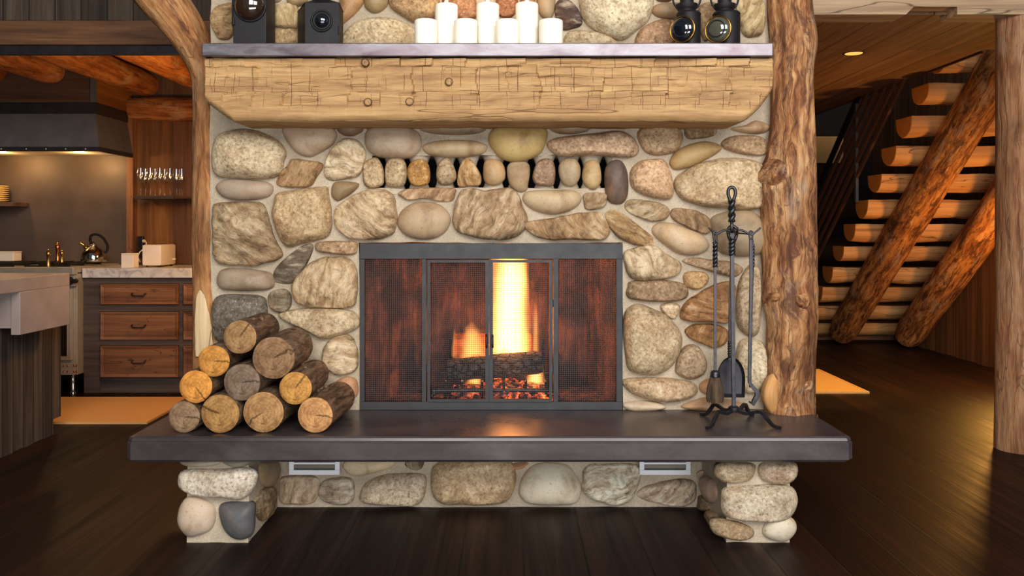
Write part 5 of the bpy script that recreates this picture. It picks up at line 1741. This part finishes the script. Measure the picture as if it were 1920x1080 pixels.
# ------------------------------------------------------------------ kitchen ceiling logs
for i, (x, y1, lab) in enumerate([
    (-4.06, 6.73, 'log joist farthest over the range, its end butting the dark hood chase'),
    (-3.60, 6.73, 'log joist whose rounded end stops in front of the dark hood chase'),
    (-3.13, 7.39, 'log joist passing just beside the hood chase onto the wall log'),
    (-2.56, 7.39, 'log joist resting on the wall log next to the leaning trunk'),
    (-2.00, 7.39, 'log joist mostly hidden behind the leaning trunk'),
]):
    r = 0.110
    n_ = 12
    pts = [(x, 5.565 + (y1 - 5.565) * k / n_, 2.54) for k in range(n_ + 1)]
    rad = [r] * (n_ - 1) + [r * 0.97, r * 0.86]
    t = MB().tube(pts, rad, n=26, jit=0.05, freq=5, seed=i * 4.1).build('ceiling_joist', M['log_warm'], smooth=True, auto=45)
    tag(t, lab, 'joist', 'peeled log joists over the kitchen')
pts = [(-3.26 + k * 0.16, 7.37, 2.330) for k in range(15)]
tag(MB().tube(pts, 0.105, n=24, jit=0.09, freq=8, seed=9).build('wall_log', M['log_warm'], smooth=True, auto=45),
    'rough log along the top of the kitchen wall carrying the log joists', 'log')

# hood
hxl, hxr = -5.6, XW(178, 6.74)
hd = thing('range_hood', (-4.3, 6.9, 1.90), 'dark steel range hood with a riveted rim under a wooden chase', 'range hood')
MB().box(hxl, hxr - 0.002, 6.742, 7.40, 2.295, 2.60).build('chase', M['chase'], hd, grain='x')
MB().box(hxr - 0.001, hxr + 0.012, 6.745, 7.40, 2.296, 2.60).build('chase_side', M['panel'], hd, grain='y')
MB().box(hxr - 0.035, hxr + 0.014, 6.735, 6.7449, 2.296, 2.60).build('corner_strip', M['hood_steel'], hd, grain='z')
MB().box(hxl, hxr + 0.012, 6.735, 7.40, 2.205, 2.2945).build('band', M['hood_band'], hd)
m = MB()
xa, xb = hxr + 0.005, XW(186, 6.70)
m.quadgrid([[(hxl, 6.745, 2.205), (xa, 6.745, 2.205), (xa, 7.40, 2.205)], [(hxl, 6.70, 1.94), (xb, 6.70, 1.94), (xb, 7.40, 1.94)]])
m.build('canopy', M['hood_steel'], hd)
m = MB().box(hxl, xb, 6.695, 6.715, 1.905, 1.94)
m.box(xb - 0.02, xb, 6.715, 7.40, 1.905, 1.94)
m.build('rim', M['hood_band'], hd)
for px in (2, 49, 86, 123, 160):
    MB().lathe((XW(px, 6.695), 6.6955, 1.923), [(0.007, 0), (0.006, -0.003), (0.0, -0.005)], 10, axis='y').build('rivet', M['steel'], hd, smooth=True)
MB().box(hxl, xb - 0.02, 6.715, 7.34, 1.925, 1.93).build('underside', M['steel'], hd)
tag(MB().box(-5.6, XW(242.5, 7.375), 7.368, 7.392, 0.9, 2.20).build('steel_backsplash', M['backsplash'], grain='z'),
    'large mottled dark steel backsplash behind the range', 'backsplash')
MB().box(XW(243, 7.36), XW(255, 7.36), 7.30, 7.40, 0.99, 2.24).build('trim_alcove', M['drawer'], grain='z')['kind'] = 'structure'
bpy.data.objects['trim_alcove'].name = 'trim_1'
struct(MB().box(XW(255, 7.38), XW(325, 7.38), 7.385, 7.40, 0.99, 2.24).build('wall_panel', M['panel'], grain='z'))
struct(MB().box(XW(325, 7.38), -1.9, 7.375, 7.40, 0.99, 2.24).build('wall_alcove', M['rail'], grain='z'))

# glass shelf with wine glasses
gs = thing('glass_shelf', (XW(290, 7.2), 7.2, 1.545), 'thin dark wall shelf carrying the wine glasses', 'shelf')
zsh = 1.572
MB().rbox(XW(252, 7.08), XW(325, 7.08), 7.08, 7.385, zsh - 0.028, zsh, 0.003).build('board', M['cab_frame'], gs, grain='x')
MB().rbox(XW(325.5, 7.08), -2.35, 7.10, 7.374, zsh - 0.024, zsh - 0.004, 0.003).build('glass_end', M['rail'], gs, grain='x')
gx = [(264, 7.13), (273, 7.24), (282, 7.13), (291, 7.25), (300, 7.13), (309, 7.26), (319, 7.14), (331, 7.20), (341, 7.16), (337, 7.28)]
names = ['wine glass nearest the steel backsplash', 'back row wine glass behind the first front pair', 'second front row wine glass from the backsplash', 'back row wine glass behind second and third front ones',
         'third front row wine glass from the backsplash', 'back row wine glass behind third and fourth front ones', 'fourth front row wine glass at the board end', 'wine glass just past the end of the wooden shelf board',
         'last wine glass in the front row beside the leaning trunk', 'wine glass in the back row nearest the leaning trunk']
gp = [(0.0, 0.0), (0.034, 0.0), (0.034, 0.002), (0.006, 0.008), (0.004, 0.02), (0.004, 0.085), (0.012, 0.095), (0.034, 0.125), (0.038, 0.16), (0.033, 0.20), (0.029, 0.232), (0.0275, 0.232), (0.0315, 0.20), (0.0365, 0.16), (0.032, 0.127), (0.010, 0.100), (0.0, 0.098)]
first = None
for (px, Y), lab in zip(gx, names):
    x = XW(px, Y)
    if first is None:
        o = first = MB().lathe((x, Y, zsh), gp, 20).build('wine_glass', M['glass'], smooth=True, auto=60)
    else:
        o = first.copy(); COL.objects.link(o); o.location = (x, Y, zsh if px < 326 else zsh - 0.004)
    tag(o, lab + ', on the thin wall shelf', 'wine glass', 'wine glasses on the wall shelf')

# cabinet with drawers
CY = 6.73
cx0, cx1 = XW(157.5, CY), -1.75
cab = thing('base_cabinet', (-2.7, CY, 0.0), 'grey stained base cabinet with brown panelled drawers beside the range', 'cabinet')
zc1 = ZW(521, CY - 0.02)
m = MB()
m.box(cx0, cx0 + 0.02, CY + 0.003, 7.36, 0.0, zc1).box(cx0 + 0.02, cx1, 7.30, 7.36, 0.0, zc1)
m.box(cx0, XW(187, CY), CY, CY + 0.03, 0.0, zc1)
m.box(XW(187, CY), cx1, CY, CY + 0.03, ZW(532, CY), zc1)
m.box(XW(336, CY), XW(343.5, CY), CY - 0.0005, CY + 0.03, ZW(707, CY), ZW(532, CY))
m.box(XW(187, CY), cx1, CY, CY + 0.03, ZW(584, CY), ZW(572, CY))
m.box(XW(187, CY), cx1, CY, CY + 0.03, ZW(647, CY), ZW(638, CY))
m.build('body', M['cab_frame'], cab, grain='x')
MB().box(XW(187, CY), cx1, CY + 0.02, CY + 0.05, 0.0, ZW(706, CY)).build('toe_kick', M['cab_frame'], cab, grain='x')
for ca, cb in ((188, 336), (343.5, 492)):
    for ya, yb in ((532, 572), (584, 638), (647, 708)):
        x0, x1, z0, z1 = XW(ca, CY), XW(cb, CY), ZW(yb, CY), ZW(ya, CY)
        m = MB()
        g_ = 0.004
        a = [(x0 + g_, z0 + g_), (x1 - g_, z0 + g_), (x1 - g_, z1 - g_), (x0 + g_, z1 - g_)]
        def ins(d): return [(a[0][0] + d, a[0][1] + d), (a[1][0] - d, a[1][1] + d), (a[2][0] - d, a[2][1] - d), (a[3][0] + d, a[3][1] - d)]
        rows = [[Vector((x, CY - dy, z)) for x, z in ins(d)] for d, dy in ((0, -0.02), (0, 0.010), (0.004, 0.014), (0.010, 0.012), (0.028, 0.004), (0.032, 0.008))]
        b0 = m.quadgrid(rows, closed_v=True)
        m.f.append(tuple(b0 + 20 + k for k in range(4)))
        dr = m.build('drawer', M['drawer'], cab, grain='x')
        xc, zc = (x0 + x1) / 2, (z0 + z1) / 2
        hp = catmull([(xc - 0.052, CY - 0.006, zc + 0.008), (xc - 0.052, CY - 0.030, zc + 0.006), (xc - 0.040, CY - 0.040, zc - 0.008), (xc, CY - 0.043, zc - 0.010), (xc + 0.040, CY - 0.040, zc - 0.008), (xc + 0.052, CY - 0.030, zc + 0.006), (xc + 0.052, CY - 0.006, zc + 0.008)], 4)
        MB().tube(hp, 0.006, n=8).build('handle', M['black_metal'], dr, smooth=True)
tag(MB().rbox(cx0, cx1, 6.70, 7.37, zc1 + 0.001, ZW(503, 6.70), 0.004).build('marble_worktop', M['marble'], grain='x'),
    'pale marble worktop on the drawer cabinet', 'worktop')
ZC = ZW(503, 6.70)

# range
RX1, RX0, RY = cx0 - 0.006, -4.75, 6.60
rg = thing('kitchen_range', (-3.9, 6.9, 0.0), 'stainless steel kitchen range with black knobs between the island and the drawer cabinet', 'range')
zt_ = ZW(503, RY) + 0.008
MB().rbox(RX0, RX1, RY + 0.04, 7.36, 0.16, zt_ - 0.04, 0.004).build('body', M['steel'], rg)
MB().rbox(RX0, RX1, RY - 0.02, 7.365, zt_ - 0.06, zt_, 0.008).build('top', M['steel'], rg)
zk0, zk1 = ZW(537, RY), zt_ - 0.062
MB().rbox(RX0, RX1 - 0.002, RY, RY + 0.039, zk0, zk1, 0.003).build('control_panel', M['steel'], rg)
for px, r in ((131, 0.034), (143, 0.018)):
    x = XW(px, RY)
    MB().lathe((x, RY - 0.001, (zk0 + zk1) / 2), [(0.0, -0.036), (r * 0.8, -0.036), (r * 0.9, -0.03), (r, 0.0)], 20, axis='y').build('knob', M['black'], rg, smooth=True, auto=40)
for x0, x1 in ((RX0 + 0.01, RX0 + 0.55), (RX0 + 0.57, RX1 - 0.03)):
    d = MB().rbox(x0, x1, RY + 0.002, RY + 0.038, ZW(676, RY), zk0 - 0.02, 0.006).build('oven_door', M['steel'], rg)
    MB().rbox(x0 + 0.03, x1 - 0.03, RY - 0.004, RY + 0.004, ZW(668, RY), zk0 - 0.13, 0.003).build('door_panel', M['chrome'], d)
    zz = zk0 - 0.075
    MB().tube([(x0 + 0.05, RY - 0.045, zz), (x1 - 0.03, RY - 0.045, zz)], 0.011, n=12).build('handle', M['chrome'], d, smooth=True, auto=40)
    for xx in (x0 + 0.07, x1 - 0.06):
        MB().tube([(xx, RY + 0.004, zz), (xx, RY - 0.045, zz)], 0.008, n=8).build('handle_post', M['chrome'], d, smooth=True)
MB().rbox(RX0, RX1, RY + 0.006, RY + 0.038, 0.165, ZW(681, RY), 0.004).build('kick_panel', M['steel'], rg)
for px in (119, 126, 139, 143):
    for py in (686, 697):
        MB().lathe((XW(px, RY), RY + 0.005, ZW(py, RY)), [(0.008, 0), (0.007, -0.004), (0.0, -0.005)], 10, axis='y').build('rivet', M['copper'], rg, smooth=True)
for xx in (RX1 - 0.05, RX0 + 0.05):
    for yy in (RY + 0.07, 7.28):
        MB().lathe((xx, yy, 0.0), [(0.026, 0.0), (0.026, 0.02), (0.018, 0.03), (0.018, 0.162)], 14).build('leg', M['chrome'], rg, smooth=True, auto=40)
for k, xc in enumerate((-4.45, -4.06, -3.62)):
    m = MB()
    for dx in (-0.17, -0.06, 0.06, 0.17):
        m.box(xc + dx - 0.007, xc + dx + 0.007, RY + 0.08, 7.2, zt_ + 0.012, zt_ + 0.028)
    for yy in (RY + 0.08, 6.9, 7.19):
        m.box(xc - 0.178, xc + 0.178, yy, yy + 0.014, zt_ + 0.0005, zt_ + 0.0118)
    m.build('burner_grate', M['black'], rg)
ZR = zt_ + 0.028

# things on the range and the worktop
def mill(px, pyt, Y, mat, zb, lab):
    x = XW(px, Y); H = ZW(pyt, Y) - zb
    t = thing('pepper_mill', (x, Y, zb), lab, 'pepper mill', 'shiny mills on the range')
    k = H / 0.20
    MB().lathe((x, Y, zb), [(0, 0), (0.024 * k, 0), (0.025 * k, 0.008 * k), (0.019 * k, 0.03 * k), (0.016 * k, 0.07 * k), (0.020 * k, 0.115 * k), (0.022 * k, 0.128 * k), (0.0, 0.130 * k)], 20).build('body', mat, t, smooth=True, auto=50)
    MB().lathe((x, Y, zb + 0.1305 * k), [(0, 0), (0.022 * k, 0), (0.024 * k, 0.014 * k), (0.020 * k, 0.036 * k), (0.008 * k, 0.046 * k), (0.010 * k, 0.056 * k), (0.006 * k, 0.068 * k), (0.0, 0.0695 * k)], 20).build('head', mat, t, smooth=True, auto=50)


mill(90.5, 466, RY + 0.04, M['gold'], zt_ + 0.0005, 'small gold pepper mill at the front edge of the range')
mill(108, 453, 7.0, M['copper'], ZR, 'tall copper pepper mill behind the two small gold ones')
mill(116, 468, 6.80, M['gold'], ZR, 'small gold pepper mill next to the tall copper one')
kx, ky = XW(176, 7.0), 7.0
kt = thing('kettle', (kx, ky, ZR), 'shiny steel kettle with arched black handle and golden spout on the range', 'kettle')
MB().lathe((kx, ky, ZR), [(0, 0), (0.092, 0), (0.098, 0.012), (0.098, 0.03), (0.090, 0.07), (0.068, 0.105), (0.034, 0.128), (0.030, 0.134), (0.0, 0.138)], 32).build('body', M['chrome'], kt, smooth=True, auto=50)
MB().lathe((kx, ky, ZR + 0.136), [(0.030, 0), (0.022, 0.008), (0.006, 0.012), (0.010, 0.022), (0.0, 0.03)], 16).build('lid', M['chrome'], kt, smooth=True)
MB().tube(catmull([(kx - 0.05, ky, ZR + 0.09), (kx - 0.075, ky, ZR + 0.13), (kx - 0.11, ky - 0.01, ZR + 0.155)], 5), [0.020] * 5 + [0.014] * 5 + [0.013], n=12).build('spout', M['gold'], kt, smooth=True, auto=40)
MB().tube(catmull([(kx - 0.018, ky, ZR + 0.125), (kx - 0.030, ky, ZR + 0.20), (kx + 0.01, ky, ZR + 0.225), (kx + 0.07, ky, ZR + 0.20), (kx + 0.112, ky, ZR + 0.13), (kx + 0.105, ky, ZR + 0.085), (kx + 0.085, ky, ZR + 0.075)], 6), 0.011, n=10, square=0.5).build('handle', M['black'], kt, smooth=True, auto=40)
bx_ = thing('butter_box', (XW(5, 7.15), 7.15, ZR), 'cream rectangular box at the back of the range', 'box')
MB().rbox(XW(-30, 7.08), XW(25.5, 7.08), 7.08, 7.2, ZR, ZR + 0.070, 0.008).build('dish', M['white_enamel'], bx_)
MB().rbox(XW(-30, 7.08) - 0.002, XW(25.5, 7.08) + 0.002, 7.078, 7.202, ZR + 0.0705, ZR + 0.080, 0.004).build('lid', M['white_enamel'], bx_)
x0, x1 = XW(227, 6.76), XW(250, 6.76)
cn = thing('canister', ((x0 + x1) / 2, 6.8, ZC), 'small square cream canister beside the toaster', 'canister')
MB().rbox(x0, x1, 6.76, 6.86, ZC + 0.0005, ZC + 0.105, 0.004).build('body', M['white_enamel'], cn)
MB().rbox(x0, x1, 6.76, 6.86, ZC + 0.1055, ZC + 0.116, 0.003).build('lid', M['white_enamel'], cn)
x0, x1 = XW(266, 6.88), XW(302, 6.88)
ts = thing('toaster', ((x0 + x1) / 2, 7.0, ZC), 'cream two slot toaster on the marble worktop', 'toaster')
MB().rbox(x0, x1, 6.88, 7.19, ZC + 0.012, ZC + 0.182, 0.018).build('body', M['white_enamel'], ts, smooth=True, auto=30)
for xx in (x0 + 0.055, x1 - 0.055):
    MB().box(xx - 0.012, xx + 0.012, 6.93, 7.15, ZC + 0.1815, ZC + 0.1835).build('slot', M['void'], ts)
for xx in (x0 + 0.025, x1 - 0.025):
    for yy in (6.92, 7.15):
        MB().lathe((xx, yy, ZC), [(0.010, 0.0005), (0.010, 0.0125)], 10).build('foot', M['black'], ts)
MB().rbox(x1 + 0.0005, x1 + 0.016, 7.12, 7.15, ZC + 0.05, ZC + 0.065, 0.003).build('lever', M['white_enamel'], ts)
ol = tag(MB().rbox(XW(259, 7.36), XW(269, 7.36), 7.345, 7.384, ZW(482, 7.36), ZW(443, 7.36), 0.004).build('wall_socket', M['black'], grain='z'),
         'black wall socket behind the cream toaster', 'socket')
cp = [(XW(266, 7.30), 7.335, ZW(452, 7.3)), (XW(273, 7.3), 7.29, ZW(451, 7.3)), (XW(277, 7.28), 7.25, ZW(458, 7.3)), (XW(270, 7.26), 7.23, ZW(468, 7.3)), (XW(261, 7.2), 7.21, ZW(473, 7.2)), (XW(259, 7.2), 7.2, ZW(482, 7.2)), (XW(263, 7.2), 7.195, ZC + 0.03)]
cord = thing('power_cord', tuple(cp[-1]), 'white power cord plugged into the black wall socket', 'cord')
MB().tube(catmull(cp, 6), 0.0045, n=8).build('wire', M['white_enamel'], cord, smooth=True)
MB().tube([cp[0], (cp[0][0], 7.344, cp[0][2])], [0.012, 0.014], n=10).build('plug', M['white_enamel'], cord, smooth=True, auto=40)

# plate shelf at the left edge
zp = ZW(379, 7.15)
ps = tag(MB().rbox(-5.0, XW(24, 7.12), 7.12, 7.37, zp - 0.035, zp, 0.003).build('plate_shelf', M['chase'], grain='x'),
         'short brown wall shelf holding a stack of cream plates', 'shelf')
m0 = None
for k in range(8):
    x = XW(-12, 7.22)
    if m0 is None:
        o = m0 = MB().lathe((x, 7.24, zp + 0.0005), [(0, 0), (0.06, 0), (0.065, 0.004), (0.105, 0.014), (0.105, 0.017), (0.062, 0.008), (0.0, 0.007)], 28).build('plate', M['yellow_china'], smooth=True, auto=50)
    else:
        o = m0.copy(); COL.objects.link(o); o.location.z = m0.location.z + 0.0175 * k
    tag(o, ['cream plate at the bottom of the stack on the brown wall shelf', 'cream plate second from the bottom of the stack on the wall shelf', 'cream plate third from the bottom of the stack on the wall shelf', 'cream plate fourth from the bottom of the stack on the wall shelf',
            'cream plate fourth from the top of the stack on the wall shelf', 'cream plate third from the top of the stack on the wall shelf', 'cream plate just under the topmost one on the wall shelf', 'topmost cream plate of the stack on the wall shelf'][k], 'plate', 'stack of cream plates')

# ------------------------------------------------------------------ island with apron sink
isl = thing('kitchen_island', (-3.4, 5.0, 0.0), 'island clad in dark weathered vertical boards at the left edge of the view', 'island')
MB().box(-4.2, -2.87, 4.0, 5.37, 0.0, 0.93).build('cladding', M['island_planks'], isl, grain='z')
MB().box(-4.2, -2.875, 5.371, 5.47, 0.095, 0.93).build('end_panel', M['island_planks'], isl, grain='z')
MB().rbox(-4.25, -2.72, 3.95, 5.28, 0.945, 1.022, 0.004).build('worktop', M['concrete'], isl)
MB().box(-4.15, -2.90, 4.05, 5.40, 0.9302, 0.9448).build('sub_top', M['cab_frame'], isl, grain='x')
MB().rbox(-2.772, -2.72, 4.745, 5.2795, 0.704, 0.9448, 0.004).build('apron', M['concrete'], isl)
MB().box(-2.8695, -2.7725, 4.76, 5.27, 0.74, 0.9449).build('sink_box', M['concrete'], isl)

# ------------------------------------------------------------------ rugs
def rug(x0, x1, y0, y1, lab):
    m = MB()
    m.rbox(x0, x1, y0, y1, 0.0005, 0.014, 0.004)
    t = thing('floor_rug', ((x0 + x1) / 2, (y0 + y1) / 2, 0.0), lab, 'rug', 'plain jute rugs')
    m.build('pile', M['rug'], t)
    m = MB()
    b_ = 0.02
    for q in ((x0 - 0.002, x1 + 0.002, y0 - 0.002, y0 + b_), (x0 - 0.002, x1 + 0.002, y1 - b_, y1 + 0.002), (x0 - 0.002, x0 + b_, y0 + b_, y1 - b_), (x1 - b_, x1 + 0.002, y0 + b_, y1 - b_)):
        m.box(q[0], q[1], q[2], q[3], 0.0004, 0.0155)
    m.build('border', M['rug'], t)


rug(-3.9, -2.405, 5.66, 6.50, 'plain orange jute rug on the kitchen floor in front of the drawers')
rug(1.15, 2.83, 6.71, 7.80, 'glowing orange jute rug on the hall floor beside the burled log')

# ------------------------------------------------------------------ log staircase
stc = thing('log_staircase', (3.8, 8.0, 0.0), 'open staircase of half log treads on two round log stringers, seen from behind', 'stairs')
random.seed(21)
slope = 0.775
for i in range(12):
    zt2 = 0.223 + 0.2241 * i
    yc = 8.136 - (zt2 - 1.566) / slope
    x0, x1 = 3.36, 4.495
    R = 0.150
    hgt = 0.165 + random.uniform(-0.012, 0.012)
    m = MB()
    prof = [(-R, 0.0), (R, 0.0)]
    for k in range(1, 14):
        a = math.pi * k / 14
        prof.append((R * math.cos(a) * (1.0), -hgt * math.sin(a) ** 0.8))
    prof = [(p[0], p[1]) for p in prof]
    rows, N_ = [], 22
    for q in range(N_ + 1):
        x = x0 + (x1 - x0) * q / N_
        rows.append([Vector((x, yc + p0_ * (1 + 0.05 * noise.noise(Vector((x * 3, i * 3.1, p0_ * 8)))), zt2 + p1_ * (1 + 0.14 * noise.noise(Vector((x * 2.5, i * 5.3, 1)))) + 0.006 * noise.noise(Vector((x * 6, i, p0_ * 20))))) for p0_, p1_ in prof])
    b0 = m.quadgrid(rows, closed_v=True)
    m.f.append(tuple(b0 + N_ * len(prof) + k for k in range(len(prof))))
    tr_ = m.build('tread', M['tread'], stc, smooth=True, auto=50, grain='x')
    e = MB()
    edge = rows[0]
    cc = Vector((x0, yc, zt2 - hgt * 0.45))
    rr = [[v_.copy() for v_ in edge], [cc + (v_ - cc) * 0.96 + Vector((-0.004, 0, 0)) for v_ in edge], [cc + (v_ - cc) * 0.4 + Vector((-0.005, 0, 0)) for v_ in edge]]
    b0 = e.quadgrid(rr, closed_v=True)
    e.f.append(tuple(b0 + 2 * len(edge) + k for k in range(len(edge))))
    e.build('cut_end', M['tread_end'], tr_)
sd = Vector((0, -1, slope)).normalized()
for x, sdv in ((3.73, 2.0), (4.325, 6.0)):
    p0 = Vector((x, 9.58 if x < 4 else 9.27, 0.13))
    L_ = 4.25 if x < 4 else 4.0
    pts = [p0 + sd * (L_ * k / 26) for k in range(27)]
    MB().tube(pts, [0.135] + [0.158] * 25 + [0.15], n=30, jit=0.05, freq=7, seed=sdv).build('stringer', M['stringer'], stc, smooth=True, auto=50)
MB().rbox(3.36, 4.495, 9.96, 10.20, 0.0, 0.17, 0.006).build('sill', M['drawer'], stc, grain='x')
# railing of sloping bars with an iron post
rl = thing('stair_railing', (3.36, 8.2, 1.2), 'dark railing of sloping wooden bars along the open side of the log stairs', 'railing')
def rbar(dz, r, name, mat, ya=10.2, yb=6.35):
    zf = lambda y: 2.527 + dz - slope * (y - 8.2)
    m = MB()
    b0 = len(m.v)
    for y in (ya, yb):
        for dx, dzz in ((-0.012, -r), (0.012, -r), (0.012, r), (-0.012, r)):
            m.v.append(Vector((3.335 + dx, y, zf(y) + dzz))); m.g.append(Vector((dx, dzz, y)))
    for q in ((0, 1, 2, 3), (7, 6, 5, 4), (0, 4, 5, 1), (1, 5, 6, 2), (2, 6, 7, 3), (3, 7, 4, 0)): m.f.append(tuple(b0 + k for k in q))
    m.build(name, mat, rl)
rbar(0.0, 0.045, 'handrail', M['black'])
for k in range(1, 6):
    rbar(-0.145 * k - 0.01, 0.024, 'bar', M['rail'])
MB().box(3.322, 3.348, 8.18, 8.215, 1.55, 2.50).build('post', M['hood_steel'], rl, grain='z')
MB().box(3.322, 3.348, 9.90, 9.96, 0.0, 1.20).build('post', M['hood_steel'], rl, grain='z')

# recessed downlight in the hall ceiling
dl = thing('recessed_downlight', (2.47, 6.12, 2.54), 'small round recessed ceiling light glowing amber', 'light')
MB().lathe((2.47, 6.12, 2.5545), [(0.062, 0), (0.070, -0.004), (0.075, -0.002), (0.075, 0.0), (0.062, 0.0)], 28, caps=False).build('trim_ring', M['hood_band'], dl, smooth=True, auto=40)
MB().lathe((2.47, 6.12, 2.5505), [(0.0, 0.0), (0.060, 0.001), (0.060, 0.003), (0.0, 0.003)], 28).build('bulb', M['bulb'], dl, smooth=True, auto=40)

for o in bpy.data.objects:
    if 'wloc' in o.keys(): del o['wloc']
